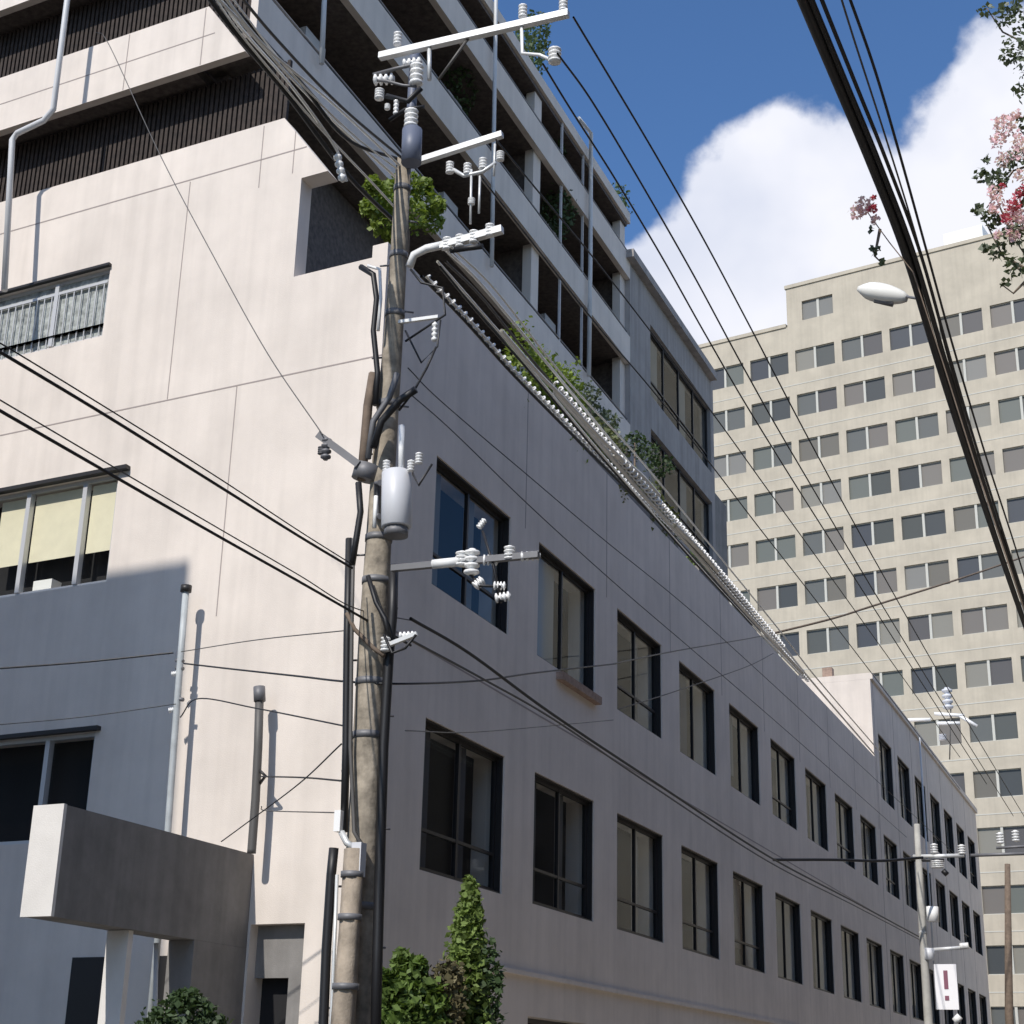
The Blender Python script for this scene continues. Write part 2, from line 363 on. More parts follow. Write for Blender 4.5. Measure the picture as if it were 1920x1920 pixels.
# shopfront glazing at street level
for i, (a, b_, c_, d_) in enumerate(shop):
    f = MB()
    for x in (a, (a+b_)/2-.04, b_-.08): f.fbox(K, Sd, Ld, x, x+.08, .3, .38, c_, d_)
    f.fbox(K, Sd, Ld, a+.08, b_-.08, .3, .38, d_-.08, d_); f.fbox(K, Sd, Ld, a+.08, b_-.08, .3, .38, c_, c_+.08)
    fo = f.build('ground_floor_window', M_FRAME, bld)
    q = MB(); q.quad(*[K+Sd*x+Ld*.34+Z*z for x, z in ((a,c_),(b_,c_),(b_,d_),(a,d_))]); q.build('pane', M_GLASS, fo)

def s_window(o, au, inn, u, z0, z1, width, parent, variant, cols=2, depth=.13, liner=True):
    f = MB(); H = z1-z0
    O = o + au*u + Z*z0
    th = .03
    if liner:
        f.fbox(O, au, inn, .003, th, .03, .24, .003, H-.003); f.fbox(O, au, inn, width-th, width-.003, .03, .24, .003, H-.003)
        f.fbox(O, au, inn, th, width-th, .03, .24, H-th, H-.003); f.fbox(O, au, inn, th, width-th, .03, .24, .003, th)
    fr = .06
    for x in [th+i*(width-2*th-fr)/cols for i in range(cols+1)]:
        f.fbox(O, au, inn, x, x+fr, depth, depth+.07, th, H-th)
    f.fbox(O, au, inn, th, width-th, depth+.005, depth+.065, th, th+fr); f.fbox(O, au, inn, th, width-th, depth+.005, depth+.065, H-th-fr, H-th)
    if variant % 3 == 1: f.fbox(O, au, inn, th, width-th, depth+.005, depth+.065, H*.27, H*.27+.05)
    fo = f.build('window', M_FRAME, parent)
    g = MB(); g.quad(*[O+au*x+inn*(depth+.035)+Z*z for x, z in ((th,th),(width-th,th),(width-th,H-th),(th,H-th))]); g.build('pane', M_GLASS, fo)
    cv = MB(); segs = {0: [(.04,.42)], 1: [(.04,.22),(.52,.66)], 2: [(.04,.16),(.34,.60)], 3: [(.04,.48)], 4: [(.30,.52)]}[variant % 5]
    for a, b_ in segs:
        n = max(3, int((b_-a)*width/.09)); top = H-.06; bot = .06 if variant % 4 else H*.22
        prev = None
        for i in range(n+1):
            x = width*ll(a, b_, i/n); d = depth+.12+(.035 if i % 2 else 0)
            cur = (O+au*x+inn*d+Z*bot, O+au*x+inn*d+Z*top)
            if prev: cv.quad(prev[0], cur[0], cur[1], prev[1])
            prev = cur
    cv.build('curtain', M_CURT, fo)
    return fo
protos = {}
for ri, (z0, z1) in enumerate(ROWS):
    for k in ks_main:
        s_window(K, Sd, Ld, W0+PITCHW*k, z0, z1, WW, bld, random.Random(k*7+ri*3+1).randrange(5)+ (0 if k else 0))
# reddish planter under second upper window
fb = MB(); fb.fbox(K, Sd, nS, 7.6, 9.8, .0, .14, 8.78, 8.93)
fbo = fb.build('window_box', M_TERRA, bld)

# end wall windows (sunlit face)
def l_win(t0, t1, z0, z1, muls, kind):
    f = MB(); O = K
    f.fbox(O, Ld, Sd, t0+.003, t0+.06, .06, .14, z0+.003, z1-.003); f.fbox(O, Ld, Sd, t0+.06, t1, .065, .135, z1-.06, z1-.003); f.fbox(O, Ld, Sd, t0+.06, t1, .065, .135, z0+.003, z0+.06)
    for m_ in muls: f.fbox(O, Ld, Sd, m_, m_+.09, .03, .145, z0+.06, z1-.06)
    fo = f.build('window', M_ALU, bld)
    g = MB(); g.quad(*[P(a, .10, z) for a, z in ((t0,z0),(t1,z0),(t1,z1),(t0,z1))])
    if kind == 'frost': g.build('pane', M_LATT, fo)
    else: g.build('pane', M_CLEAR, fo)
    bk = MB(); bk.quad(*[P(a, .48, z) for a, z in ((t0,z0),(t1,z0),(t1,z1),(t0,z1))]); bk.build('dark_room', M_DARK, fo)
    return fo
w1 = l_win(5.68, 9.6, 13.50, 14.82, [6.85, 8.4], 'frost')
lt = MB()
for i in range(22): lt.fbox(K, Ld, Sd, 5.8+i*.17, 5.82+i*.17, .04, .06, 13.55, 14.55)
lt.fbox(K, Ld, Sd, 5.74, 9.6, .035, .065, 14.55, 14.6); lt.build('grille', M_ALU, w1)
w2 = l_win(4.95, 9.4, 9.02, 10.88, [5.62, 6.85], 'clear')
bl = MB()
for (a, b_) in ((5.02, 5.6), (5.74, 6.83), (6.97, 7.6)):
    bl.quad(*[P(x, .16, z) for x, z in ((a, 9.62),(b_, 9.62),(b_,10.8),(a,10.8))])
bl.build('roller_blind', M_BLIND, w2)
ob = MB(); ob.fbox(K, Ld, Sd, 6.25, 6.65, .15, .4, 9.05, 9.28); ob.build('white_box', M_LAMP, w2)
hd = MB(); hd.fbox(K, Ld, -Sd, 4.72, 9.4, 0, .12, 10.885, 10.95); hd.build('window_hood', M_FRAME, w2)
w3 = l_win(4.82, 9.4, 4.95, 6.60, [5.75, 7.3], 'clear')
hd = MB(); hd.fbox(K, Ld, -Sd, 4.72, 9.4, 0, .10, 6.605, 6.67); hd.build('window_hood', M_FRAME, w3)
hd = MB(); hd.fbox(K, Ld, -Sd, 5.66, 9.6, 0, .08, 14.825, 14.87); hd.build('window_hood', M_FRAME, w1)
dr = MB(); dr.fbox(K, Ld, Sd, .72, 1.62, .42, .47, 0, 3.65); dr.build('door', M_DARK, bld)
dr = MB(); dr.fbox(K, Ld, Sd, .723, 1.30, .20, .30, 2.95, 3.647); dr.fbox(K, Ld, Sd, 1.30, 1.617, .20, .30, 2.95, 3.647); dr.fbox(K, Ld, Sd, .723, 1.05, .20, .30, 0, 2.95); dr.build('door_surround', M_CONC, bld)

for (ta, tb_) in ((2.35, 3.15), (3.95, 4.75)):  # dark panels painting the shade on the wall under the beam
    dd = MB(); dd.fbox(K, Ld, -Sd, ta, tb_, .003, .03, 0, 3.25); do = dd.build('shade_panel', M_FRAME, bld)
    dd = MB(); dd.tube([P(ta+.1,-.07,1.0), P(ta+.1,-.07,1.25)], .015, 6); dd.build('shade_panel_handle', M_GALV, do)
# ---- upper storeys with balconies
TS = 20.9            # street length of the balcony block
TT = 3.0             # set back from the street wall
LV = [(18.55, 19.80), (21.45, 22.62), (24.25, 25.35)]
body = MB()
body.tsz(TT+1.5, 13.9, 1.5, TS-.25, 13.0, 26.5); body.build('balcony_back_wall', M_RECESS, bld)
for i, (z0, z1) in enumerate(LV):
    bb = MB()
    bb.tsz(TT, TT+.16, .0 if i else .02, TS, z0+(.3 if i else .35), z1)
    # end-wall band with raking corner
    dt = 2.0*0
    bb.hexa([P(TT+.18,-.0,z0-.07), P(14,-.0,z0-.07), P(14,.16,z0-.07), P(TT+.18,.16,z0-.07), P(TT+1.1,-.0,z1-.08), P(14,-.0,z1-.08), P(14,.16,z1-.08), P(TT+1.1,.16,z1-.08)])
    bb.build('balcony_parapet', M_WALLT if 0 else M_WALL, bld)
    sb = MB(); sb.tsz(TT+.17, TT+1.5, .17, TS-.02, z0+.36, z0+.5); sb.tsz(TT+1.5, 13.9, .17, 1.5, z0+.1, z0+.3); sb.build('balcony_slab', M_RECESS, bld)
for (z0, z1, ta) in ((16.6, 18.55, 2.6), (19.6, 21.4, 3.6), (22.5, 24.3, 3.6)):
    sl_ = MB()
    n_ = int((13.8-ta)/.11)
    for i in range(n_): sl_.tsz(ta+i*.11, ta+i*.11+.065, .62, .66, z0, z1)
    sl_.tsz(ta, 13.8, .665, .69, z0, z1)
    sl_.build('slat_screen', M_SLAT, bld)
# parapet joints on the end wall band
jj = MB(); jj.fbox(K, Ld, -Sd, 3.9, 14, 0, .004, 19.08, 19.10); jj.fbox(K, Ld, -Sd, 4.15, 4.17, 0, .004, 18.5, 19.7); jj.fbox(K, Ld, -Sd, 5.9, 5.92, 0, .004, 18.5, 19.7); jj.build('panel_joints', M_JOINT, bld)
rf = MB(); rf.tsz(TT+.02, 13.9, -.05, TS+.1, 26.5, 26.85); rf.build('roof_edge', M_WALL, bld)
pr = MB()
for s0, s1, t0, t1 in ((13.4, 13.9, TT+.17, TT+.42), (TS-.45, TS, TT+.17, TT+.42)):
    pr = MB(); pr.tsz(t0, t1, s0, s1, 14.5, 26.37); pr.build('balcony_pier', M_WALL, bld)
pass
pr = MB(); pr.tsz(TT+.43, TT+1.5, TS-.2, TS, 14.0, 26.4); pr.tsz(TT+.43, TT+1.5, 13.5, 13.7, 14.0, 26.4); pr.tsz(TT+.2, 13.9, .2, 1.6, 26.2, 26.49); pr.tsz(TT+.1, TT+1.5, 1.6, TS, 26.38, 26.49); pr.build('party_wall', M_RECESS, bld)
for i, (z0, z1) in enumerate(LV):
    hr = MB(); hr.tube([P(TT+.08,.3,z1+.16), P(TT+.08,TS-.1,z1+.16)], .025, 6)
    hr.build('handrail', M_STEELD, bld)
    for s0 in (3.0, 9.6, 16.2):
        ac = MB(); ac.tsz(TT+.9, TT+1.3, s0, s0+.8, z1+1.0, z1+1.55); ac.build('air_conditioner', M_TRAFO, bld)
# glazed doors and rails in the recesses
for i, zf in enumerate((14.2, 18.9, 21.75, 24.6)):
    for s0 in (1.8, 5.0, 8.2, 11.0, 14.8, 17.6):
        dd = MB(); W_ = 2.0; zt = min(26.3, zf+2.1)
        for x in (s0, s0+W_/2, s0+W_-.06): dd.tsz(TT+1.42, TT+1.48, x, x+.06, zf, zt)
        dd.tsz(TT+1.42, TT+1.48, s0+.06, s0+W_-.06, zt-.06, zt)
        d_ = dd.build('balcony_door', M_STEELD, bld)
        gq = MB(); gq.quad(P(TT+1.46,s0,zf), P(TT+1.46,s0+W_,zf), P(TT+1.46,s0+W_,zt), P(TT+1.46,s0,zt)); gq.build('pane', M_FRAME, d_)
# thin rails/posts seen in the top recess
po = MB()
for s in (15.2, 16.9): po.tsz(TT+.06, TT+.12, s, s+.06, 19.8, 26.5)
po.build('balcony_post', M_WALLT, bld)
# terrace level wall below first balconies, coloured dark for the recess shade
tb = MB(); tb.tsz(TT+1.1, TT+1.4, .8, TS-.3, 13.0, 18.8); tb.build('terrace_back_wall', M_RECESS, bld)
# street-side low wall of terrace storey
# down pipes
def pipe(pts, r, m, name='downpipe', parent=bld):
    b = MB(); b.tube(pts, r, 10); return b.build(name, m, parent)
pS = K + Ld*(TT-.12)
pipe([hit(930,-160,pS,nS), hit(930,0,pS,nS), hit(925,300,pS,nS), hit(922,500,pS,nS)], .05, M_PIPE)
pipe([hit(1085,222,pS,nS), hit(1108,250,pS,nS), hit(1107,480,pS,nS), hit(1104,705,pS,nS)], .06, M_PIPE)
pipe([hit(612,-100,pS,nS), hit(603,120,pS,nS)], .05, M_PIPE)
pL = K - Sd*.10
pipe([hit(136,-60,pL,Sd), hit(126,0,pL,Sd), hit(100,205,pL,Sd), hit(82,226,pL,Sd), hit(32,250,pL,Sd), hit(23,262,pL,Sd), hit(8,545,pL,Sd)], .055, M_PIPE)
# stair and service block further along the street
sb = MB(); SBT = TT+.9
hs = []
for i in range(3):
    hs.append((23.3, 31.9, 14.9+3.3*i, 17.2+3.3*i))
hs = [(22.6, 29.8, 14.7, 17.1), (22.9, 29.8, 18.2, 20.5), (22.9, 29.8, 21.6, 24.0)]
wall_holes(sb, K+Ld*TT, Sd, Ld, TS+.0, 30.2, 13.0, 25.3, hs, .4)
sb.tsz(TT+.003, TT+.6, TS+.003, TS+.2, 13.0, 25.25)
sb.quad(P(TT,TS,25.3), P(TT,30.2,25.3), P(13.9,30.2,25.3), P(13.9,TS,25.3)); sb.quad(P(TT,30.2,13), P(13.9,30.2,13), P(13.9,30.2,25.3), P(TT,30.2,25.3))
sb.quad(P(13.9,TS,13), P(13.9,30.2,13), P(13.9,30.2,25.3), P(13.9,TS,25.3))
sb.build('service_block', M_SERV, bld)
for (a, b_, z0, z1) in hs: s_window(K+Ld*TT, Sd, Ld, a, z0, z1, b_-a, bld, 1, cols=4, depth=.12, liner=False)
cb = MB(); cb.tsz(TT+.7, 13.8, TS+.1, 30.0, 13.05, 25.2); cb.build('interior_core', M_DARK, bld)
st = MB(); st.tsz(TT+.4, 13.5, 30.2, 33.2, 13.0, 21.6); st.tsz(TT+.2, 13.5, 33.2, 36.5, 13.0, 17.8); st.build('stepped_rear_wing', M_TERRA if 0 else M_CONC, bld)
cp = MB(); cp.fbox(K, Sd, nS, TS-.1, 30.2, -TT, -TT+.25, 25.1, 25.36); cp.build('cornice', M_SERV, bld)

# ------------------------------------------------------------------ annex further along the street
ann = empty('annex_building', P(0,MAIN_S,0), 'taller far end of the street front with three rows of dark windows and white gable', 'building')
AT = 17.0
hA = []
ROWA = [(4.6, 6.88), (9.0, 11.17), (12.55, 15.1)]
ka = range(9, 16)
for k in ka:
    for (z0, z1) in ROWA: hA.append((W0+PITCHW*k+.25, W0+PITCHW*k+WW+.25, z0, z1))
a = MB(); wall_holes(a, K, Sd, Ld, MAIN_S+.003, 75, 0, AT, hA, .6)
a.quad(P(0,MAIN_S+.003,PZ), P(9,MAIN_S+.003,PZ), P(9,MAIN_S+.003,AT), P(0,MAIN_S+.003,AT))
a.quad(P(0,75,0), P(9,75,0), P(9,75,AT), P(0,75,AT)); a.quad(P(9,MAIN_S,0), P(9,75,0), P(9,75,AT), P(9,MAIN_S,AT))
a.build('wall', M_WALL, ann)
a = MB(); a.tsz(-.1, 9, MAIN_S+.003, 75.1, AT+.003, AT+.25); a.build('roof_edge', M_WALL, ann)
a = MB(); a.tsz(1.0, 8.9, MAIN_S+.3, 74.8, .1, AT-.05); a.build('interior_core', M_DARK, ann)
for ri, (z0, z1) in enumerate(ROWA):
    for k in ka: s_window(K, Sd, Ld, W0+PITCHW*k+.25, z0, z1, WW, ann, random.Random(k*5+ri*11).randrange(5))
a = MB()
for k in range(9, 16): a.fbox(K, Sd, nS, W0+PITCHW*k-.48, W0+PITCHW*k-.42, 0, .004, 0, AT)
a.build('panel_joints', M_JOINT, ann)
a = MB(); a.tube([P(-.14,53.5,6), P(-.14,53.5,AT)], .045, 8); a.build('downpipe', M_PIPE, ann)

# rooftop aerial
pA = P(2,60,0); bA = hit(1786,1500,pA,Sd); tA = hit(1783,1318,pA,Sd)
ae = empty('rooftop_aerial', Vector((bA.x,bA.y,AT+.25)), 'white rooftop aerial mast with cross arm in front of the tan block', 'aerial')
x = MB(); x.tube([Vector((bA.x,bA.y,AT+.25)), tA], .03, 6); x.build('mast', M_WIREG, ae)
x = MB()
for u0, v0, u1, v1 in ((1692,1350,1745,1349),(1752,1338,1808,1342),(1758,1356,1800,1356),(1800,1342,1832,1362)): x.tube([hit(u0,v0,pA,Sd), hit(u1,v1,pA,Sd)], .09, 6)
x.build('cross_arm', M_PORC, ae)
x = MB(); x.insul(hit(1778,1330,pA,Sd), (0,0,1), 1.1, .26); x.insul(hit(1768,1388,pA,Sd), (0,0,1), .3, .2); x.build('dipole_cluster', M_TRAFO, ae)
# rooftop kit on the annex gable
rk = empty('rooftop_vent', P(2.6,MAIN_S+.8,AT+.25), 'small dark vents on the roof of the white gable', 'vent')
x = MB(); x.tsz(1.6,2.0,MAIN_S+.5,MAIN_S+.9,AT+.253,AT+.75); x.build('vent_box', M_TERRA, rk)
x = MB(); x.tube([P(2.9,MAIN_S+.7,AT+.253), P(2.9,MAIN_S+.7,AT+.8)], .12, 8); x.tube([P(3.4,MAIN_S+.7,AT+.253), P(3.6,MAIN_S+.7,AT+.9)], .08, 8); x.build('vent_pipe', M_STEELD, rk)

# ------------------------------------------------------------------ tan block far behind
tan = empty('tan_office_block', KT, 'tall tan tiled block with rows of paired square windows behind the street', 'building')
rowsT = [57.4-3.848*i for i in range(14)]
colsT = [-13.0+3.885*i for i in range(8)]
hT = []
for ri, zt in enumerate(rowsT):
    for c0 in colsT[(2 if ri > 7 else 0):]: hT.append((c0, c0+3.28, zt-1.86, zt))
for c0 in (-4.5,): hT.append((c0, c0+2.6, 59.9, 61.6))
x = MB(); wall_holes(x, KT, Td, -nT, -15.2, 40, 0, 59.6, [h for h in hT if h[3] < 59], .3)
wall_holes(x, KT, Td, -nT, -5.8, 40, 59.6, 63.0, [h for h in hT if h[3] > 59], .3)
D = -nT
def tq(*pp): x.quad(*[KT+Td*a_+D*d_+Z*z_ for a_, d_, z_ in pp])
tq((-15.2,0,0),(-15.2,25,0),(-15.2,25,59.6),(-15.2,0,59.6)); tq((-15.2,0,59.6),(-5.8,0,59.6),(-5.8,25,59.6),(-15.2,25,59.6)); tq((-5.8,0,59.6),(-5.8,25,59.6),(-5.8,25,63),(-5.8,0,63))
tq((-5.8,0,63),(40,0,63),(40,25,63),(-5.8,25,63)); tq((40,0,0),(40,25,0),(40,25,63),(40,0,63)); tq((-15.2,25,0),(40,25,0),(40,25,63),(-15.2,25,63))
x.build('wall', M_TAN, tan)
x = MB()
for i in range(14): x.fbox(KT, Td, nT, -15.2, 40, 0, .02, rowsT[i]-3.0, rowsT[i]-2.93)
x.build('tile_joints', M_TANL, tan)
cnt = 0
wp = None
for ri, zt in enumerate(rowsT):
    for ci, c0 in enumerate(colsT):
        if ri > 7 and ci < 2: continue
        O = KT + Td*c0 + Z*(zt-1.86)
        if wp is None:
            f = MB()
            f.fbox(O, Td, D, 1.55, 1.73, .04, .28, 0.003, 1.857)
            f.fbox(O, Td, D, .003, 1.55, .16, .24, 1.80, 1.857); f.fbox(O, Td, D, 1.73, 3.277, .16, .24, 1.80, 1.857)
            f.fbox(O, Td, D, .003, 1.55, .10, .24, .003, .05); f.fbox(O, Td, D, 1.73, 3.277, .10, .24, .003, .05)
            wp = f.build('window', M_TANL, tan); O0 = O
            for q0 in (.003, 1.73):
                g = MB(); g.quad(*[O+Td*(q0+a_)+D*.2+Z*z_ for a_, z_ in ((0,.05),(1.547,.05),(1.547,1.80),(0,1.80))]); g.build('pane', M_TPANE, wp)
        else: copy_part(wp, tan, O-O0)
O = KT + Td*-4.5 + Z*59.9
f = MB(); f.fbox(O, Td, D, 1.2, 1.4, .12, .28, .003, 1.697); f.build('window', M_TANL, tan)
g = MB(); g.quad(*[O+Td*a_+D*.2+Z*z_ for a_, z_ in ((0,0),(2.6,0),(2.6,1.7),(0,1.7))]); g.build('roof_window', M_CURT, tan)
x = MB(); x.fbox(KT, Td, D, -5.9, 40.1, -.1, .5, 63.003, 63.3); x.fbox(KT, Td, D, -15.3, -5.9, -.1, .5, 59.603, 59.9); x.build('roof_edge', M_TAN, tan)
pb = MB(); pb.fbox(KT, Td, D, 7.0, 10.0, 1, 3, 63.3, 64.9); pb.build('rooftop_box', M_LAMP, tan)

# ------------------------------------------------------------------ building across the side street (outside the frame, casts the shadow on the end wall)
NB = P(3.32, 0, 0) + SUN_H*15.5
TOPN = 9.12 + 15.5*math.tan(SUN_EL)
nb = empty('neighbour_building', NB, 'plain grey building across the side street, left of the picture', 'building')
x = MB(); q = -nL
def nbx(mb, a0, a1, b0, b1, z0, z1): mb.fbox(NB, Ld, nL, a0, a1, b0, b1, z0, z1)
nbx(x, 0, 22, 0, 12, 0, TOPN); x.build('wall', M_BRICK, nb)
for fl in range(6):
    for i in range(5):
        f = MB(); nbx(f, 1.2+4*i, 3.8+4*i, -.03, -.003, 1.2+3.6*fl, 2.9+3.6*fl); f.build('window', M_FRAME, nb)
x = MB(); nbx(x, -.003+0, 22.1, -.0, 12.1, TOPN+.003, TOPN+.05); x.build('roof', M_ROOF, nb)

# unseen buildings added opposite, sized and coloured to dim and warm the shaded front
for i, (s0, s1, h, m_, lab) in enumerate(((-34, -8, 17.5, M_GREYW, 'added unseen stucco building opposite, nearest behind the camera, right of the picture'), (-7, 16, 21.0, M_BRICK, 'added unseen brown brick building opposite the wooden pole, right of the picture'), (17, 42, 18.0, M_GREYW, 'added unseen stucco building opposite the long front, right of the picture'), (43, 60, 21.0, M_BRICK, 'added unseen brown brick building farthest along the opposite pavement'))):
    ob_ = empty('sky_blocker_building', K+nS*17.6+Sd*s0, lab, 'building')
    x = MB(); x.fbox(K, Sd, nS, s0, s1, 17.6, 29, 0, h); x.build('wall', m_, ob_)
    x = MB(); x.fbox(K, Sd, nS, s0-.1, s1+.1, 17.5, 29.1, h+.003, h+.3); x.build('roof', M_ROOF, ob_)
    for fl in range(int(h//3.3)):
        for k in range(int((s1-s0)//3.6)):
            f = MB(); f.fbox(K, Sd, nS, s0+1+3.6*k, s0+3+3.6*k, 17.57, 17.597, 1+3.3*fl, 2.7+3.3*fl); f.build('window', M_FRAME, ob_)

# ------------------------------------------------------------------ entrance beam and wall in front of the end wall
t0 = 1.66
pE = K + Ld*t0
A = hit(120,1508,pE,nS); B = hit(104.5,1719,pE,nS)
sE = (A-pE).dot(Sd)
ent = empty('entrance_wall', pE + Sd*sE, 'concrete entrance wall, beam darkened as if shaded and square end paled as if sunlit, in front of the end wall', 'wall')
zt, zb = A.z, B.z
x = MB(); x.tsz(t0, t0+.42, sE+.06, -.004, zb, zt); x.build('beam', M_CONC, ent)  # beam coloured dark for its shaded side, end face pale for sun
x = MB(); x.tsz(t0-.003, t0+.47, sE, sE+.057, zb, zt+.01); x.build('sunlit_end_face', M_CONCL, ent)
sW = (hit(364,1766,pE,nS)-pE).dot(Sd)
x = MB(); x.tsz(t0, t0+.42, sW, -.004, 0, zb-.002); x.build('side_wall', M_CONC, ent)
sC = (hit(222,1800,pE,nS)-pE).dot(Sd)
# pale pillar and slim white post under the beam
pC = empty('gate_pillar', P(t0+.1, sE+1.2, 0), 'pale square pillar under the dark entrance beam', 'pillar')
s1 = (hit(226,1850,K+Ld*(t0+.1),nS)-K-Ld*(t0+.1)).dot(Sd); 
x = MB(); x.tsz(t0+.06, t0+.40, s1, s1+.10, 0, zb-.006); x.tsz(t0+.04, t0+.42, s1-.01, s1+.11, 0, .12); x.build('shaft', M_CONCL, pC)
x = MB(); x.tube([hit(293,1768,pE+Ld*.2,nS), hit(288,2060,pE+Ld*.2,nS)], .03, 8)
x.build('gate_post', M_PIPE, label='slim white metal post beside the pale pillar under the entrance beam', cat='post')

# tall slim poles in front of the end wall
def polepx(name, px, dist, r, m, label, cat, cap=None):
    p = [(pt(u, v, dist) if dist else hit(u, v, K-Sd*.1, Sd)) for u, v in px]
    e = empty(name, Vector((p[-1].x, p[-1].y, 0)), label, cat)
    base = Vector((p[-1].x, p[-1].y, 0)) + (p[-1]-p[0])*0
    x = MB(); x.tube(p+[base], r, 12); x.build('shaft', m, e)
    if cap: x = MB(); x.tube([p[0]-Z*.05, p[0]+Z*.05], cap, 12); x.build('cap', M_FRAME, e)
    return e, p
def wl(u, v, o=.1): return hit(u, v, K-Sd*o, Sd)
wp1, pp1 = polepx('service_pole', [(349,1104),(338,1240),(326,1400),(314,1570)], None, .05, M_PIPE2, 'slim pale steel service pole with dark cap at the edge of the shadow', 'pole', .085)
for v in (1262, 1330): x = MB(); x.insul(wl(336-(v-1235)*.08, v), (-1,0,-.2), .10, .04, 8); x.build('insulator', M_PORC, wp1)
for v in (1238, 1252, 1310): x = MB(); x.tube([wl(330,v), wl(344,v+2)], .03, 6); x.build('bracket', M_STEELD, wp1)
wq = [wl(487,1292,.22), wl(484,1400,.22), wl(479,1500,.22), wl(472,1593,.22)]
wp2 = empty('short_post', Vector((wq[-1].x, wq[-1].y, wq[-1].z-.05)), 'short grey post with bracket standing on the end of the entrance beam', 'post')
x = MB(); x.tube(wq+[wq[-1]-Z*.05], .062, 10); x.build('shaft', M_WIREG, wp2)
x = MB(); x.tube([wl(486,1288,.22), wl(487,1315,.22)], .085, 10); x.build('cap', M_STEELD, wp2)
x = MB(); x.tube([wl(482,1440,.2), wl(498,1455,.3), wl(486,1470,.2)], .025, 6); x.build('bracket', M_FRAME, wp2)

# ------------------------------------------------------------------ main utility pole
Q = pt(660,1900,14.0); Q.z = 0
def hp(u, v, off=0): return hit(u, v, Q - Sd*off, Sd)
top = hp(757,300)
up = empty('utility_pole', Q, 'weathered wooden utility pole with steel crossarms, white insulators and a grey transformer can', 'utility pole')
x = MB(); pts = []; rs = []
for (u, v, wpx) in ((656,2037,66),(663,1900,65),(671,1750,62),(684,1500,57),(698,1200,52),(714,950,47),(723,820,43),(737,640,36),(748,470,31),(757,300,28)):
    p = hp(u, v); pts.append(p); rs.append(wpx*.5*(p-CAM).length/FPX)
pts[0] = Vector((pts[0].x, pts[0].y, 0)); 
x.tube(pts, rs, 20); x.build('shaft', M_WOOD, up)
def arm(u0, v0, u1, v1, r, m=M_GALV, name='crossarm', off=.2, par=up):
    b = MB(); a_, c_ = hp(u0,v0,off), hp(u1,v1,off); d = (c_-a_).normalized()
    # square steel section
    y = Sd; z = d.cross(y)
    o8 = [a_-y*r-z*r, a_+y*r-z*r, a_+y*r+z*r, a_-y*r+z*r]; b.hexa(o8+[q_+(c_-a_) for q_ in o8])
    return b.build(name, m, par)
def ins(par, u, v, d, L, r, m=M_PORC, off=.2, name='insulator'):
    b = MB(); b.insul(hp(u,v,off), d, L, r); return b.build(name, m, par)
def rod(par, pxs, r, m=M_GALV, off=.2, name='bracket'):
    b = MB(); b.tube([hp(u,v,off) for u, v in pxs], r, 6); return b.build(name, m, par)
DN = -Z
a1 = arm(712,106,1066,25,.035)
for u, v in ((745,85),(980,34),(1056,22)): ins(a1, u, v, Z, .16, .045, off=.2)
rod(up, [(764,310),(772,200),(778,92)], .05, M_BLUEST, off=.05, name='pole_extension')
rod(up, [(805,84),(805,150)], .022, M_GALV); rod(up, [(822,150),(878,72)], .016, M_WIREG)
rod(up, [(978,42),(979,100),(1012,103),(1040,116)], .018, M_PORC); rod(up, [(700,150),(725,152),(755,160),(780,162)], .016, M_STEELD); ins(a1, 1040, 118, Z, .17, .065); rod(a1, [(1012,40),(1040,30)], .02)
ins(up, 700,150, Vector((1,0,.1)), .22, .06); ins(up, 712,168, DN, .12, .05); ins(up, 780,160, Z, .26, .07); ins(up, 742,215, Z, .18, .028); ins(up, 770,240, Z, .22, .07)
ins(up, 726,205, Z, .06, .03); ins(up, 755,120, Vector((1,0,.2)), .2, .05)
rod(up, [(700,140),(745,128),(790,118)], .02, M_STEELD); rod(up, [(725,180),(765,190),(790,165)], .03, M_BLACK); rod(up, [(730,225),(760,205),(795,200)], .02, M_BLACK)
x = MB(); x.tube([hp(771,306,.25), hp(773,244,.25)], .10, 14); x.build('cable_head', M_BLUEST, up)
a2 = arm(786,302,942,252,.03)
for (u, v0, v1) in ((876,300,328),(905,290,318),(843,305,325)):
    ins(a2, u, v1, Z, .13, .04)
for (u, v0, v1) in ((884,318,420),(900,330,400),(928,270,330)): rod(a2, [(u,v0),(u-2,v1)], .012, M_GALV)
ins(a2, 884,372, DN, .07, .035); ins(a2, 938,285, DN, .1, .04)
rod(a2, [(850,318),(870,330),(905,322),(930,305)], .02, M_GALV)
a3 = arm(826,462,942,430,.035)
rod(a3, [(768,500),(776,478),(800,466),(828,460)], .04, M_PORC, name='bracket')
for u, v in ((838,455),(862,450),(888,442),(918,430)): ins(a3, u, v+14, Z, .14, .045)
rod(a3, [(845,470),(880,465),(905,462)], .03, M_BLACK)
a4 = arm(748,604,822,594,.016)
ins(a4, 814,640, Z, .2, .028)
a5 = arm(598,816,674,872,.035, M_STEELD)
ins(a5, 613,822, DN, .22, .05, M_STEELD); ins(a5, 604,838, DN, .08, .04, M_STEELD)
x = MB(); x.tube([hp(690,872,.1), hp(682,900,.1)], .12, 12); x.build('arm_clamp', M_STEELD, up)
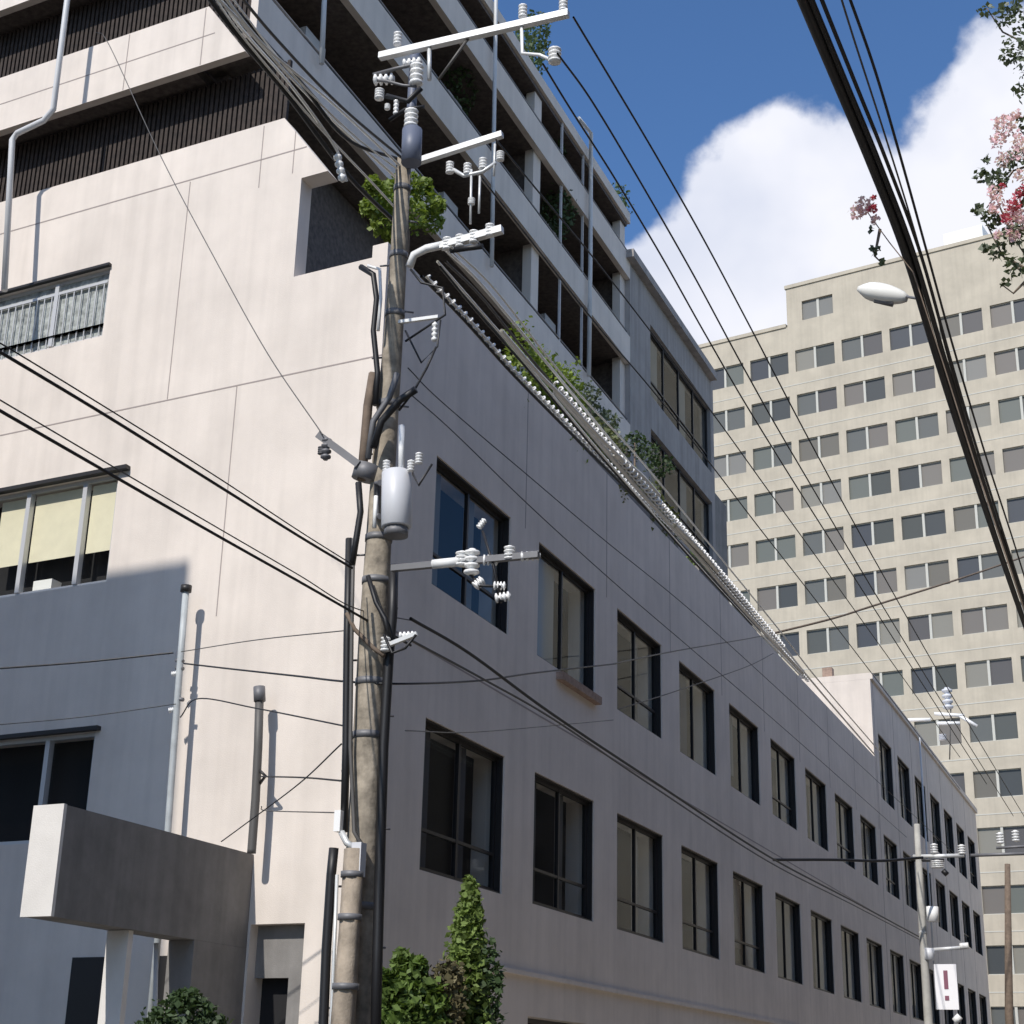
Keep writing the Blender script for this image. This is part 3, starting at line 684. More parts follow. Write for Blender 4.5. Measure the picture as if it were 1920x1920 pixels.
# transformer can
T0, T1 = hp(743,990,.35), hp(744,884,.35)
x = MB(); rr = 28.5*(T0-CAM).length/FPX
x.tube([T0, T0+(T1-T0)*.02, T0+(T1-T0)*.97, T1], [rr*.9, rr, rr, rr*.8], 24); tr = x.build('transformer', M_TRAFO, up)
x = MB(); x.tube([hp(752,882,.35), hp(753,798,.35)], .028, 8); x.build('fuse_tube', M_PORC, tr)
for u, v in ((724,884),(770,884),(785,870)): ins(tr, u, v, Z, .11, .035, off=.4)
x = MB()
x.tube([hp(713,905,.35), hp(706,905,.15), hp(706,968,.15), hp(713,968,.35)], .03, 6)
x.build('hanger', M_STEELD, tr)
x = MB(); x.tube([T0-Z*.08, T0], rr*.8, 16); x.build('base_ring', M_STEELD, tr)
# service arm with white insulators
a7 = arm(735,1066,1010,1040,.028, M_STEELD)
x = MB(); x.tube([hp(812,1058,.21), hp(862,1053,.21)], .045, 8); x.build('sleeve', M_PORC, a7)
for (u, v, d, L, r) in ((866,1062,Z,.14,.06),(884,1078,Z,.24,.07),(905,1050,Vector((1,0,0)),.14,.05),(955,1050,Z,.13,.05),(975,1044,Vector((1,0,.1)),.18,.045),(925,1098,Vector((1,0,0)),.11,.04),(928,1122,Vector((1,0,.2)),.14,.045),(897,990,Vector((.7,0,1)),.1,.03),(890,1100,Vector((1,0,1)),.1,.045)):
    ins(a7, u, v, d, L, r)
rod(a7, [(905,995),(925,1060),(940,1130)], .012, M_BLACK); rod(a7, [(880,1075),(900,1098),(940,1100)], .014, M_BLACK)
a8 = arm(716,1214,782,1188,.018)
ins(a8, 722,1222, Z, .14, .045); ins(a8, 748,1192, Vector((1,0,.1)), .14, .035)
# bands and straps
for v, u in ((355,754),(480,748),(590,741),(760,728),(1010,712),(1090,707),(1280,693),(1380,688),(1700,671)):
    p = hp(u, v); r_ = None
    for i in range(len(pts)-1):
        if pts[i].z <= p.z <= pts[i+1].z: r_ = ll(rs[i], rs[i+1], (p.z-pts[i].z)/(pts[i+1].z-pts[i].z)); c_ = pts[i].lerp(pts[i+1], (p.z-pts[i].z)/(pts[i+1].z-pts[i].z))
    if r_:
        x = MB(); x.tube([c_-Z*.03, c_+Z*.03], r_+.008, 20); x.build('band', M_STEELD, up)
# step bolts
x = MB()
for i in range(16):
    z_ = 2.2+i*.5; p = None
    for k in range(len(pts)-1):
        if pts[k].z <= z_ <= pts[k+1].z: p = pts[k].lerp(pts[k+1], (z_-pts[k].z)/(pts[k+1].z-pts[k].z)); r_ = rs[k]
    if p:
        d_ = Vector((1,.2,0)) if i % 2 else Vector((-1,.2,0)); d_.normalize()
        x.tube([p+d_*(r_-.02), p+d_*(r_+.09)], .010, 5)
x.build('step_bolts', M_STEELD, up)
# conduits and cables on the shaft
rod(up, [(655,1010),(651,1200),(649,1400),(645,1560)], .035, M_BLACK, off=.15, name='riser_cable')
rod(up, [(663,1010),(660,1150),(657,1400),(664,1560),(682,1590)], .018, M_WIREG, off=.2, name='riser_cable')
rod(up, [(626,1590),(621,1640),(612,1780),(606,1930),(602,2030)], .042, M_BLACK, off=.15, name='riser_conduit')
rod(up, [(632,1640),(626,1800),(620,1930),(618,2030)], .016, M_GALV, off=.16, name='riser_cable')
rod(up, [(738,1060),(736,1150),(729,1230),(719,1400),(714,1560),(708,1780),(702,2030)], .045, M_BLACK, off=.1, name='riser_conduit')
rod(up, [(664,1592),(655,1750),(644,1900),(636,2037)], [.085,.09,.10,.11], M_STUB, off=.3, name='stub_post')
for v_, u_ in ((1640,660),(1720,656),(1850,648)):
    c_ = hp(u_, v_, .3); x = MB(); x.tube([c_-Z*.025, c_+Z*.025], .112 if v_ > 1800 else (.102 if v_ > 1700 else .096), 16); x.build('strap', M_STEELD, up)
rod(up, [(676,500),(700,515),(706,560),(700,620),(708,700),(704,760)], .03, M_BLACK, off=.15, name='riser_cable')
rod(up, [(672,905),(676,960),(668,1010),(660,1060)], .03, M_BLACK, off=.2, name='riser_cable')
rod(up, [(690,1080),(705,1130),(722,1160),(730,1195)], .022, M_BLACK, off=.2, name='riser_cable')
rod(up, [(650,1150),(665,1180),(700,1215),(720,1230)], .02, M_BARK, off=.2, name='riser_cable')
rod(up, [(700,700),(690,760),(684,830),(678,900)], .045, M_BARK, off=.12, name='riser_cable')
rod(up, [(690,498),(712,505),(714,560),(709,620)], .018, M_PORC, off=.2, name='riser_cable')
rod(up, [(705,930),(702,990)], .02, M_PORC, off=.3, name='riser_cable')
rod(up, [(760,620),(790,680),(820,650),(826,600)], .010, M_BLACK, name='drop_loop')
rod(up, [(748,770),(775,735),(800,690),(818,650)], .012, M_BLACK, name='drop_loop')
rod(up, [(700,840),(715,790),(750,750),(780,730)], .035, M_BLACK, off=.25, name='drop_loop')
rod(up, [(690,860),(700,790),(730,745),(745,700)], .03, M_STEELD, off=.2, name='drop_loop')
rod(up, [(770,880),(785,910),(810,870)], .012, M_BLACK, name='drop_loop')
rod(up, [(770,505),(790,530),(830,540),(835,590),(760,640)], .012, M_BLACK, name='drop_loop')
rod(up, [(720,1190),(735,1225),(760,1215),(780,1190)], .014, M_BLACK, off=.25, name='drop_loop')
x = MB(); bx = hp(672,1612,.28); x.fbox(bx, nS, Sd, -.045, .045, -.05, .05, -.14, .14); x.build('junction_box', M_TRAFO, up)
x = MB(); bx = hp(636,1540,.2); x.fbox(bx, nS, Sd, -.03, .03, -.04, .04, -.09, .09); x.build('junction_box', M_PORC, up)
rod(up, [(640,1560),(650,1580),(665,1590)], .03, M_GALV, off=.2)

# ------------------------------------------------------------------ overhead wires
offQ = (Q-K).dot(nS)
def cat_pts(p, n=10):
    if len(p) == 2: return [p[0].lerp(p[1], i/n) for i in range(n+1)]
    out = []
    for i in range(len(p)-1):
        a_ = p[i-1] if i else p[0]*2-p[1]; b_ = p[i]; c_ = p[i+1]; d_ = p[i+2] if i+2 < len(p) else p[-1]*2-p[-2]
        for k in range(n):
            t = k/n
            out.append(.5*((2*b_)+(c_-a_)*t+(2*a_-5*b_+4*c_-d_)*t*t+(3*b_-a_-3*c_+d_)*t**3))
    return out+[p[-1]]
def W(off, px, r, m, label, cat='wire', name='overhead_wire', ext0=None):
    pl = K + nS*(offQ+off)
    p = cat_pts([hit(u, v, pl, nS) for u, v in px])
    x = MB(); x.tube(p, r, 6, caps=False)
    return x.build(name, m, label=label, cat=cat)
def WD(px, r, m, label, cat='wire', name='overhead_wire'):
    p = cat_pts([pt(u, v, d) for u, v, d in px])
    x = MB(); x.tube(p, r, 6, caps=False)
    return x.build(name, m, label=label, cat=cat)
# toward the camera, upper left
W(-.05, [(372,-40),(455,45),(545,145),(640,240),(745,335)], .014, M_ALUW, 'pale wire nearest the white end wall, rising to the upper left from the wooden pole')
W(.0, [(395,-30),(470,50),(560,150),(650,260),(752,300)], .018, M_BLACK, 'black cable running beside the pale wire from the pole to the upper left')
W(.02, [(415,-30),(540,130),(660,250),(755,325)], .009, M_ALUW, 'fine bright wire between the black cables left of the pole top')
W(-.12, [(388,-30),(440,50),(535,165),(600,240),(700,345),(750,400)], .011, M_ALUW, 'pale wire along the dark balcony recess left of the pole top')
W(.05, [(410,-20),(500,90),(625,195),(765,325)], .014, M_ALUW, 'bright wire in the middle of the bundle left of the pole top')
W(.12, [(432,-30),(520,75),(640,200),(770,310)], .014, M_WIREG, 'grey cable on the right side of the bundle left of the pole top')
W(-.15, [(380,-20),(440,60),(540,180),(622,290),(672,350),(745,420)], .022, M_BLACK, 'thick black cable lowest of the bundle at the upper left')
W(-.1, [(400,-30),(450,50),(545,160),(625,270),(640,310),(650,340)], .014, M_ALUW, 'pale wire tied off beside the balcony plant')
x = MB(); x.insul(hit(632,290,K+nS*(offQ-.1),nS), Vector((.25,0,-1)), .3, .04); x.build('strain_insulator', M_PORC, label='white strain insulator on the wires beside the corner opening', cat='insulator')
# along the street, over the parapet
W(.6, [(838,470),(900,530),(1000,650),(1140,820),(1290,1000),(1420,1150),(1520,1275),(1640,1415)], .017, M_ALUW, 'bright aluminium wire over the roof parapet, second from the building')
W(.75, [(845,462),(930,545),(1060,710),(1190,850),(1330,1020),(1460,1180),(1530,1270),(1650,1410)], .012, M_ALUW, 'bright aluminium wire over the parapet plants, outermost of the row')
W(.3, [(800,520),(880,600),(960,690),(1070,800),(1180,910),(1300,1030),(1430,1180),(1515,1275)], .017, M_ALUW, 'bright aluminium wire closest to the parapet edge')
W(.28, [(790,518),(870,600),(960,700),(1070,812),(1180,922),(1300,1045),(1425,1185)], .018, M_BLACK, 'black cable along the underside of the parapet wires')
W(.65, [(835,490),(905,560),(1010,690),(1150,850),(1300,1025),(1430,1175)], .014, M_WIREG, 'grey twisted cable between the bright parapet wires')
W(.62, [(1040,735),(1110,815),(1190,910),(1280,1010),(1400,1150),(1505,1262)], .028, M_PORC, 'broad white cable brightest of all along the roof parapet')
W(.66, [(1050,728),(1120,808),(1200,903),(1290,1003),(1405,1140)], .020, M_PORC, 'white cable touching the broad white one along the parapet')
W(.5, [(820,490),(890,570),(985,680),(1110,830),(1260,1005),(1400,1160),(1500,1265)], .014, M_ALUW, 'bright aluminium wire in the middle of the row over the parapet')
W(.55, [(825,500),(895,585),(1000,705),(1130,860),(1280,1030),(1410,1172)], .013, M_BLACK, 'black cable in the middle of the bright parapet wires')
W(.9, [(940,620),(1010,700),(1060,750),(1120,815),(1165,860)], .022, M_ALUW, 'thick pale splice sleeve on the parapet wires beside the planters', name='cable_sleeve', cat='cable sleeve')
W(.7, [(1150,850),(1200,890),(1235,930)], .035, M_LAMP, 'white cable closure where the parapet wires cross the planters', name='cable_closure', cat='cable closure')
W(.7, [(1265,985),(1310,1030),(1345,1070)], .035, M_LAMP, 'white cable closure farthest along the parapet wires', name='cable_closure', cat='cable closure')
# wire coils added to catch the sun on their turns and brighten the cables
def coil(off, px, R_, r, pitch, m, label):
    pl = K + nS*(offQ+off); c_ = cat_pts([hit(u, v, pl, nS) for u, v in px], 14)
    L = [0]
    for a_, b_ in zip(c_, c_[1:]): L.append(L[-1]+(b_-a_).length)
    pts_ = []; n_ = int(L[-1]/pitch*7); k = 0
    for i in range(n_+1):
        d_ = L[-1]*i/n_
        while k < len(L)-2 and L[k+1] < d_: k += 1
        f_ = (d_-L[k])/max(1e-6, L[k+1]-L[k]); p_ = c_[k].lerp(c_[k+1], f_); an = 2*math.pi*d_/pitch
        pts_.append(p_ + nS*math.cos(an)*R_ + Z*math.sin(an)*R_)
    x = MB(); x.tube(pts_, r, 5, caps=False); x.build('glint_coil', m, label=label, cat='cable hanger')
coil(.30, [(800,520),(880,600),(960,690),(1070,800),(1180,910),(1300,1030),(1430,1180),(1515,1275)], .036, .011, .15, M_PORC, 'added sun-catching wire coil round the cable nearest the parapet edge')
coil(.70, [(1040,720),(1120,812),(1220,925),(1330,1050),(1470,1215)], .042, .014, .15, M_PORC, 'thick added sun-catching wire coil above the parapet planters')
# in the sky
W(2.3, [(1075,32),(1155,165),(1235,300),(1320,450),(1405,610),(1520,830),(1640,1050),(1800,1330),(1950,1580)], .010, M_BLACK, 'thin black wire crossing the blue sky, outermost from the top crossarm')
W(2.1, [(1045,100),(1110,190),(1200,340),(1300,515),(1400,700),(1500,875),(1700,1210),(1900,1530)], .010, M_BLACK, 'thin black wire crossing the blue sky, middle of the three')
W(1.9, [(1018,120),(1070,205),(1150,330),(1240,480),(1330,640),(1430,810),(1600,1080),(1850,1470)], .010, M_BLACK, 'thin black wire skimming the roof edge of the balconies')
W(1.2, [(930,262),(1010,360),(1110,480),(1215,615),(1340,780),(1430,905),(1560,1085),(1800,1420)], .009, M_BLACK, 'thin dark wire across the balconies from the second crossarm')
W(1.0, [(900,330),(1010,470),(1120,610),(1230,740),(1340,880),(1420,985),(1560,1165),(1800,1480)], .009, M_BLACK, 'thin dark wire across the lower balconies, parallel to the one above')
# across the shaded front
W(.25, [(765,690),(830,755),(1000,900),(1130,1010),(1290,1140),(1440,1275),(1640,1460),(1800,1610)], .006, M_BLACK, 'thin wire drawn across the shaded wall above the upper windows')
W(.3, [(765,735),(850,810),(1000,955),(1160,1100),(1300,1220),(1480,1375),(1700,1570)], .006, M_BLACK, 'thin wire crossing the top of the upper windows')
W(.1, [(770,1160),(880,1225),(1030,1335),(1210,1455),(1440,1605),(1600,1690),(1730,1760)], .018, M_BLACK, 'black cable running between the two window rows')
W(.15, [(770,1200),(900,1270),(1040,1350),(1210,1465),(1440,1615),(1600,1697),(1730,1765)], .013, M_WIREG, 'grey cable twisted along the black one between the window rows')
W(.0, [(-60,625),(0,660),(200,780),(400,905),(560,1005),(660,1065)], .013, M_BLACK, 'upper black cable across the sunlit end wall, thickest of its pair')
W(-.05, [(-60,610),(20,655),(200,765),(400,890),(560,995),(660,1058)], .006, M_BLACK, 'thin wire just above the upper black cable on the sunlit wall')
W(.0, [(-60,735),(0,770),(200,885),(400,1000),(560,1090),(665,1150),(770,1210)], .013, M_BLACK, 'lower black cable across the sunlit wall and window')
W(-.05, [(-60,715),(0,750),(200,868),(400,985),(560,1078),(665,1140),(780,1165)], .006, M_WIREG, 'thin wire just above the lower black cable on the sunlit wall')
# service drops
WD([(180,60,18),(205,85,18),(300,290,17),(400,480,16),(500,660,15),(605,815,14)], .0055, M_WIREG, 'thin wire hanging steeply down the sunlit wall to the left bracket')
WD([(-40,1256,20),(150,1242,19.8),(325,1224,19.5)], .012, M_BLACK, 'dark wire on the shaded lower wall left of the service pole')
WD([(340,1222,19.4),(480,1200,17),(650,1182,14.2)], .006, M_WIREG, 'fine wire rising from the service pole to the wooden pole')
WD([(345,1244,19.4),(440,1255,17.5),(560,1268,15.5),(650,1278,14.2),(760,1282,14),(900,1276,16),(1000,1262,18),(1150,1245,22)], .010, M_BLACK, 'dark wire from the service pole passing behind the wooden pole')
WD([(338,1345,19.4),(372,1310,19),(480,1328,17.5),(650,1362,14.2)], .008, M_BLACK, 'sagging dark wire below the others right of the service pole')
WD([(-40,1362,20),(150,1345,19.8),(330,1320,19.5)], .006, M_BLACK, 'faint wire across the shaded lower wall above the dark window')
WD([(490,1456,20),(570,1458,17),(640,1464,14.2)], .009, M_BLACK, 'short dark wire from the short post bracket to the pole')
WD([(490,1512,20),(500,1520,20),(640,1524,14.2)], .006, M_WIREG, 'short faint wire low between the short post and the pole')
WD([(415,1578,20.5),(460,1545,20),(560,1470,17),(640,1395,14.4)], .008, M_BLACK, 'slanting dark wire crossing behind the short post')
WD([(760,1370,14.5),(900,1372,20),(1150,1350,24)], .006, M_WIREG, 'fine level wire between the window rows')
WD([(1150,1245,22),(1270,1220,30),(1400,1198,40),(1440,1190,44)], .012, M_BLACK, 'dark wire rising along the shaded wall to the parapet')
WD([(1440,1190,44),(1560,1160,46),(1640,1135,48),(1800,1085,52),(1960,1030,56)], .032, M_BARK, 'brown cable crossing in front of the tan block')
WD([(1160,1330,26),(1270,1295,30),(1400,1250,38),(1450,1225,42)], .010, M_BLACK, 'dark wire across the shaded wall under the roof parapet')
WD([(1450,1612,34),(1560,1612,35),(1650,1614,36),(1730,1608,37)], .03, M_BLACK, 'level dark cable leading to the distant pole crossarm')
# heavy bundle at right
def WH(z0, px, r, m, label, name='overhead_cable'):
    p = []
    for i, (u, v) in enumerate(px): p.append(hit(u, v, Vector((0,0,z0)), Z))
    p = cat_pts(p); x = MB(); x.tube(p, r, 8, caps=False); return x.build(name, m, label=label, cat='cable')
HB = [(1440,-160),(1505,0),(1568,150),(1635,310),(1700,480),(1760,680),(1820,870),(1880,1050),(1935,1210)]
WH(8.0, HB, .036, M_BLACK, 'thickest black cable of the heavy bundle at the right')
WH(8.0, [(u+16-.004*v, v) for u, v in HB], .022, M_BLACK, 'black cable wrapped close beside the thickest one at the right')
WH(8.0, [(u+36-.018*v, v) for u, v in HB], .014, M_BLACK, 'middle black cable of the heavy bundle at the right')
WH(8.0, [(1580,-40),(1640,130),(1690,300),(1740,480),(1790,660),(1850,860),(1905,1030),(1950,1180)], .010, M_BLACK, 'thin outer wire right of the heavy black bundle')
WH(8.0, [(1560,-60),(1600,70),(1655,240),(1705,400),(1745,540),(1780,680),(1830,850),(1890,1040)], .007, M_WIREG, 'thin inner wire between the heavy bundle and the outer wire')

# lamp hanging at the cable bundle
lc = pt(1652,549,13.0)
lamp = empty('hanging_street_lamp', lc, 'white street lamp head hanging beside the heavy cables', 'street lamp')
x = MB(); ax = (pt(1700,560,13.0)-pt(1610,540,13.0)); n_ = 10
pa = [pt(1608,541,13).lerp(pt(1702,560,13), i/n_) for i in range(n_+1)]
x.tube(pa, [.02,.05,.075,.085,.09,.09,.088,.08,.07,.055,.03], 12); x.build('housing', M_LAMP, lamp)
x = MB(); x.tube([pt(1640,562,13), pt(1675,570,13)], .03, 8); x.build('lens', M_STEELD, lamp)
x = MB(); x.tube([pt(1698,556,13), pt(1722,560,12.6)], .012, 6); x.build('hanger', M_STEELD, lamp)

# ------------------------------------------------------------------ distant poles at right
R0 = pt(1741,1920,38); R0.z = 0
def rp(u, v): return hit(u, v, R0, Sd)
rpole = empty('distant_pole', R0, 'slender grey pole with a white vertical sign, far along the street', 'utility pole')
x = MB(); x.tube([Vector((R0.x,R0.y,0)), rp(1741,1915), rp(1727,1700), rp(1719,1545)], [.11,.10,.085,.065], 12); x.build('shaft', M_RPOLE, rpole)
def rr_(pxs, r, m, name, par=rpole): b = MB(); b.tube([rp(u,v) for u, v in pxs], r, 8); return b.build(name, m, par)
ca = rr_([(1712,1606),(1808,1604)], .045, M_GALV, 'crossarm'); rr_([(1712,1613),(1770,1613)], .035, M_BLACK, 'crossarm')
for u, v in ((1752,1600),(1804,1602)):
    b = MB(); b.insul(rp(u,v), Z, .22, .09); b.build('insulator', M_PORC, ca)
b = MB(); b.insul(rp(1758,1628), Z, .18, .15); b.build('insulator', M_PORC, ca)
rr_([(1768,1632),(1776,1640)], .06, M_BLACK, 'hanger')
rr_([(1748,1700),(1749,1728)], .14, M_PORC, 'cable_box')
rr_([(1728,1745),(1733,1752)], .09, M_GALV, 'band')
rr_([(1742,1800),(1742,1778)], .13, M_TRAFO, 'control_box')
rr_([(1742,1781),(1812,1776)], .04, M_GALV, 'sign_arm')
rr_([(1800,1774),(1816,1773)], .07, M_PORC, 'lamp')
s0_, s1_ = rp(1758,1893), rp(1794,1808)
sg = MB(); wv = (rp(1794,1850)-rp(1757,1850)); ch = rp(1775,1850)
hu = nS
sg.fbox(Vector((ch.x,ch.y,0)), nS, Sd, -.24, .24, -.05, .05, s0_.z, s1_.z); sgo = sg.build('sign_board', M_SIGN, rpole)
mk = MB(); zc = (s0_.z+s1_.z)/2; hh = (s1_.z-s0_.z)
base = Vector((ch.x,ch.y,0))
mk.fbox(base, nS, -Sd, -.045, .045, .052, .06, zc-.05*hh, zc+.36*hh)
mk.fbox(base, nS, -Sd, -.045, .045, .052, .06, zc-.30*hh, zc-.20*hh)
mk.build('sign_mark', M_SIGNR, sgo)
fr = MB(); fr.fbox(base, nS, Sd, -.26, -.243, -.06, .06, s0_.z, s1_.z); fr.build('sign_frame', M_STEELD, sgo)
rr_([(1790,1915),(1800,1905)], .08, M_PORC, 'lower_lamp')

p2b = pt(1893,1930,60); p2b.z = 0
def r2(u, v): return hit(u, v, p2b, Sd)
bp_ = empty('brown_pole', p2b, 'thin brown pole against the tan block at the right edge', 'pole')
x = MB(); x.tube([p2b, r2(1892,1900), r2(1889,1620)], [.16,.15,.10], 10); x.build('shaft', M_BARK, bp_)
x = MB(); x.tube([r2(1868,1590), r2(1935,1586)], .05, 6); x.tube([r2(1820,1604), r2(1935,1600)], .06, 6); x.build('crossarm', M_STEELD, bp_)
for u, v in ((1876,1582),(1905,1578)): x = MB(); x.insul(r2(u,v), Z, .4, .14); x.build('insulator', M_PORC, bp_)

# ------------------------------------------------------------------ plants
def bush(name, label, cat, clumps, leaf, n, m, extra=None, stem=None, ground=0, group=None):
    c0 = Vector(clumps[0][0]); base = Vector((c0.x, c0.y, ground))
    e = empty(name, base, label, cat, group)
    x = MB()
    tot = sum(r[0]*r[1]*r[2] for _, r in clumps) if False else len(clumps)
    for c_, r_ in clumps: leaves(x, c_, r_, n//len(clumps), leaf)
    x.build('foliage', m, e)
    if stem:
        x = MB(); 
        for sp in stem: x.tube(sp, .05, 6, r1=.015)
        x.build('stem', M_BARK, e)
    if extra: 
        x = MB()
        for c_, r_, k in extra[0]: leaves(x, c_, r_, k, leaf)
        x.build(extra[2], extra[1], e)
    return e
# cypress by the shaded wall
cb_ = P(-1.6, 2.2, 0)
def cyp(u, v, d=20.6): return pt(u, v, d)
cl = []
for (u, v, rx, rz) in ((882,1680,.10,.22),(880,1720,.17,.28),(877,1760,.21,.3),(876,1800,.24,.32),(874,1850,.27,.35),(875,1900,.30,.4),(876,1960,.34,.5),(876,2040,.36,.5)):
    c_ = cyp(u, v); cl.append((c_, (rx, rx, rz)))
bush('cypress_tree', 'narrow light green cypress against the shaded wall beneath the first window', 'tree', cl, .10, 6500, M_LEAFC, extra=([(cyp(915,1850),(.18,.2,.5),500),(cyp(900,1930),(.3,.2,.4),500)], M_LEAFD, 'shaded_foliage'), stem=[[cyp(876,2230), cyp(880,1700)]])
cl = []
for (u, v, rx, rz) in ((772,1845,.22,.26),(735,1870,.18,.24),(800,1880,.24,.26),(725,1915,.22,.25),(765,1900,.26,.25),(810,1925,.2,.22),(752,1808,.10,.16),(786,1815,.07,.12),(722,1838,.07,.12),(740,1940,.4,.3),(775,2010,.6,.55)):
    cl.append((cyp(u, v, 19.8), (rx, rx, rz)))
bush('shrub', 'bushy green shrub at the foot of the wooden pole', 'shrub', cl, .12, 5200, M_LEAF, stem=[[cyp(765,2230,19.8), cyp(765,1850,19.8)]])
cl = [(cyp(838,1850,20.0),(.22,.22,.3)), (cyp(830,1900,20.0),(.25,.25,.3)), (cyp(832,1980,20),(.3,.3,.4))]
bush('dry_shrub', 'brown flecked shrub between the cypress and the green shrub', 'shrub', cl, .10, 1500, M_DRY, stem=[[cyp(832,2230,20), cyp(835,1850,20)]])
cl = [(cyp(345,1905,17.5),(.33,.33,.22)), (cyp(300,1925,17.5),(.2,.2,.15)), (cyp(390,1925,17.5),(.2,.2,.15)), (cyp(345,1980,17.5),(.42,.42,.35)), (cyp(350,1875,17.5),(.18,.18,.1))]
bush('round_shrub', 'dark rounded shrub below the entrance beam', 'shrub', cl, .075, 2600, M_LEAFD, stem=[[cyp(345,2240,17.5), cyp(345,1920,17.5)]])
# terrace plant in the corner opening
def ter(u, v, t=1.2): return hit(u, v, K+Ld*t, nS)
tp = empty('terrace_tree', Vector((ter(755,430).x, ter(755,430).y, 13.0)), 'bright green potted tree on the corner terrace behind the wooden pole', 'tree')
x = MB()
for (u, v, r_) in ((715,375,.26),(745,350,.22),(798,380,.26),(770,405,.30),(722,415,.26),(808,415,.22),(700,345,.13),(775,345,.2),(690,390,.13),(822,385,.13),(740,390,.2),(795,350,.14),(735,440,.14)): leaves(x, ter(u,v), (r_,r_,r_*1.1), 300, .10)
x.build('crown', M_LEAFY, tp)
x = MB(); bt = ter(765,455); x.tube([Vector((bt.x,bt.y,13.4)), ter(765,440), ter(762,390)], .05, 8, r1=.02); x.build('trunk', M_BARK, tp)
x = MB(); x.tube([Vector((bt.x,bt.y,13.003)), Vector((bt.x,bt.y,13.45))], .28, 14, r1=.34); x.build('pot', M_TERRA, tp)
# planters along the parapet
def planter(u0, v0, u1, v1, label, m, n, hgt, dens, name='parapet_planter', red=False):
    a_ = hit(u0,v0,K+Ld*.3,nS); b_ = hit(u1,v1,K+Ld*.3,nS); sa = (a_-K).dot(Sd); sb_ = (b_-K).dot(Sd)
    e = empty(name, P(.3, sa, PZ), label, 'planter', 'planters along the roof parapet')
    x = MB(); x.tsz(.02,.40,sa,sb_,PZ+.003,PZ+.18); x.build('trough', M_CONC, e)
    x = MB(); L = sb_-sa; k = max(3, int(L/.45))
    for i in range(k):
        q_ = P(.18+random.uniform(-.06,.1), sa+L*(i+.5)/k, PZ+.22+hgt*random.uniform(.15,.5)); r_ = random.uniform(.20,.34)
        leaves(x, q_, (r_, r_*1.2, hgt*random.uniform(.4,.75)), dens, .11)
    x.build('foliage', m, e)
    if red:
        x = MB()
        for i in range(k): leaves(x, P(.05, sa+L*random.random(), PZ+.2+hgt*random.random()*.6), (.12,.25,.12), 40, .07)
        x.build('flowers', M_TERRA, e, kind='stuff')
planter(955,690, 1065,760, 'parapet planter with the densest green foliage, nearest the wooden pole', M_LEAFY, 0, 1.35, 480)
planter(1075,775, 1150,850, 'parapet planter with low olive foliage, second along the roof edge', M_LEAFG2, 0, 1.2, 380)
planter(1155,880, 1250,960, 'parapet planter with trailing foliage and reddish flowers', M_LEAFG2, 0, .85, 300, red=True)
planter(1062,765, 1076,780, 'short parapet planter with a single olive tuft between the two fullest ones', M_LEAFY, 0, 1.0, 260)
planter(1290,1035, 1340,1090, 'small parapet planter with bright green tuft, farthest along the roof edge', M_LEAFC, 0, .4, 200)
# terrace shrubs further back
def tshrub(px, t, label, m):
    c_ = [hit(u,v,K+Ld*t,nS) for u,v in px]
    e = empty('terrace_shrub', Vector((c_[0].x,c_[0].y,13.0)), label, 'shrub', 'shrubs on the roof terrace')
    x = MB()
    for q_ in c_: leaves(x, q_, (.34,.34,.26), 240, .11)
    x.build('foliage', m, e)
    x = MB(); x.tube([Vector((c_[0].x,c_[0].y,13.003)), c_[0]], .05, 6, r1=.02); x.build('stem', M_BARK, e)
tshrub([(1080,765),(1110,775),(1135,790),(1130,805),(1100,740)], 1.3, 'olive shrub on the terrace under the balconies', M_LEAFG)
tshrub([(1190,830),(1215,850),(1240,875)], 1.3, 'dark shrub on the terrace at the foot of the service block', M_LEAFD)
# greenery in the balcony recesses
for (u, v, t_, lab) in ((1000,70,TT+.6,'leafy plant on the top balcony under the roof edge'), (985,115,TT+.6,'second leafy plant on the top balcony'), (1045,400,TT+.5,'plant on the middle balcony by the party wall'), (1150,385,TT+.5,'dark plant at the far end of the top balcony'), (860,160,TT+.9,'dark plant in the balcony behind the top crossarm'), (1040,265,TT+.7,'plant high on the balcony left of the downpipe')):
    c_ = hit(u,v,K+Ld*t_,nS)
    e = empty('balcony_plant', c_-Z*.5, lab, 'plant')
    x = MB(); leaves(x, c_, (.5,.9,.55), 600, .13); x.build('foliage', M_LEAFD, e)

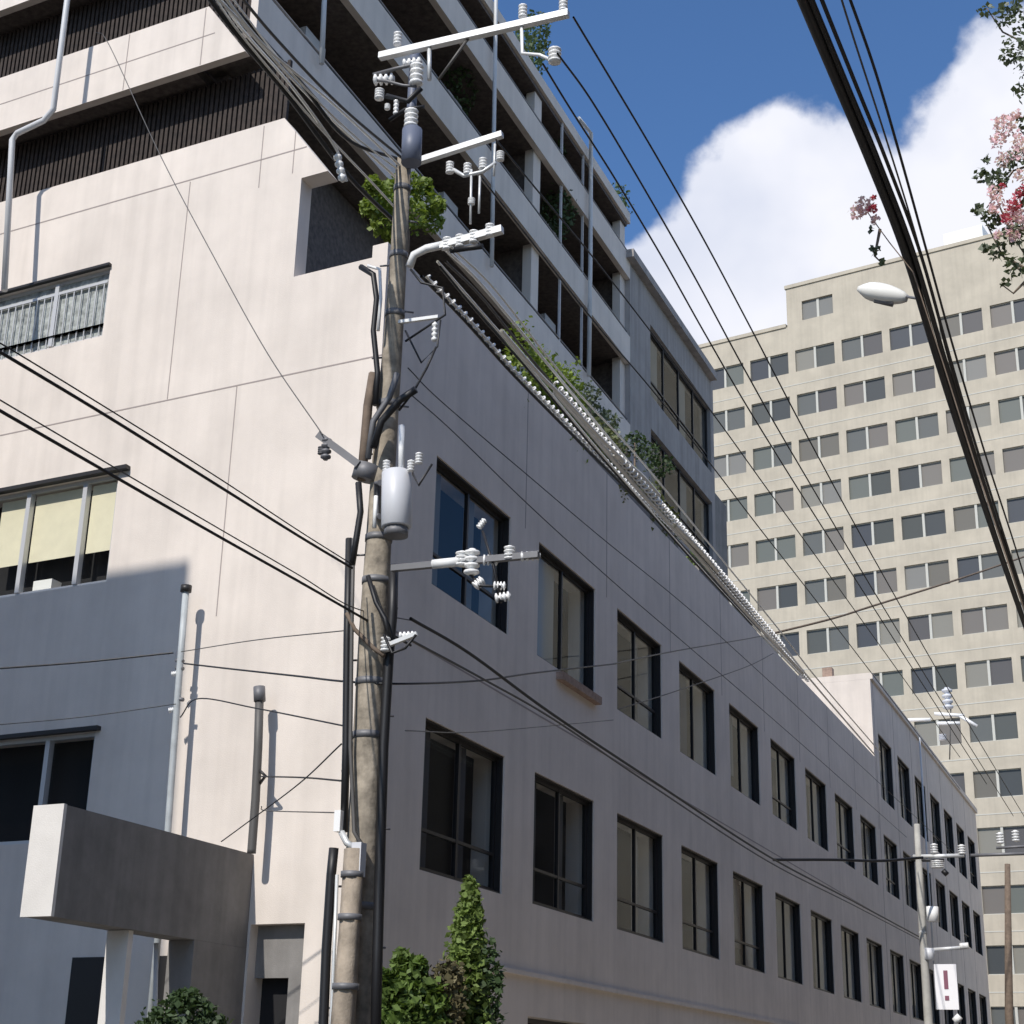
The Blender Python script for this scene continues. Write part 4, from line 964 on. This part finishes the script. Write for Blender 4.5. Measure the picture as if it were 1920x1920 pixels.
# ------------------------------------------------------------------ crape myrtle at the right edge
DM = 9.5
mt = pt(2080,2000,DM); mt.z = 0
my = empty('crape_myrtle', mt, 'flowering crape myrtle with pink blossoms reaching in at the right edge', 'tree')
x = MB(); x.tube([mt, pt(2075,1600,DM), pt(2060,1200,DM), pt(2040,850,DM)], [.11,.09,.07,.05], 10)
brs = [[(2040,850),(2000,650),(1950,520),(1890,430)],[(2050,900),(2010,600),(1960,300),(1910,240)],[(2040,850),(2010,400),(1990,150),(1930,60)],[(1950,520),(1900,490),(1880,500)],[(2060,1200),(1985,1130),(1940,1190)],
       [(1945,1215),(1890,1055),(1828,870),(1768,680),(1712,510),(1668,455),(1628,400)]]
bs_ = brs.pop()
x.tube([pt(u,v,DM+.1) for u, v in bs_], .0055, 6, r1=.004)
brs += [[(1990,480),(1940,420),(1880,400),(1850,330)],[(1990,560),(1930,520),(1880,480),(1840,400)],[(1990,150),(1940,90),(1880,60),(1850,15)],[(1960,300),(1900,320),(1850,390)],[(1650,430),(1640,480),(1655,495)],[(1930,520),(1900,550),(1880,535)]]
for b_ in brs: x.tube([pt(u,v,DM+.05) for u, v in b_], .011, 6, r1=.004)
x.build('trunk', M_BARK, my)
x = MB()
cl = [(1900,95,.10,90),(1885,30,.09,60),(1915,30,.11,90),(1850,20,.05,22),(1930,110,.10,60),(1870,335,.07,80),(1842,330,.05,45),(1900,300,.08,60),(1860,410,.06,60),(1900,440,.08,70),(1835,395,.035,25),(1870,470,.06,50),(1905,500,.07,70),(1885,530,.03,14),(1845,465,.03,16),(1930,380,.1,90),(1935,230,.08,70),(1960,160,.2,200),(1990,300,.25,300),(1990,500,.25,300),(2050,100,.35,400),(2080,400,.4,500),(1850,300,.03,14),(1640,470,.035,18),(1652,490,.02,8),(1632,430,.02,8)]
for (u, v, r_, n_) in cl: leaves(x, pt(u,v,DM), (r_,r_,r_), n_, .045)
x.build('crown', M_LEAFG, my)
x = MB()
for (u, v, r_, n_) in ((1885,235,.075,170),(1872,262,.05,80),(1905,420,.07,140),(1865,360,.05,70),(1912,285,.07,110),(1910,262,.04,50),(1895,400,.05,90),(1862,395,.03,40),(1880,300,.05,60),(1915,330,.05,60),(1870,380,.05,60),(1900,440,.04,50),(1620,385,.06,150),(1606,398,.045,80),(1640,412,.03,40),(1870,440,.03,40),(1915,405,.05,80),(1905,215,.03,35)): leaves(x, pt(u,v,DM-.05), (r_,r_,r_), n_, .03)
x.build('blossom', M_PINK, my)
x = MB()
for (u, v, r_, n_) in ((1900,385,.045,90),(1915,360,.04,60),(1636,392,.028,45),(1885,408,.03,40),(1880,350,.02,20),(1638,372,.02,20)): leaves(x, pt(u,v,DM-.1), (r_,r_,r_), n_, .03)
x.build('deep_blossom', M_RED, my)
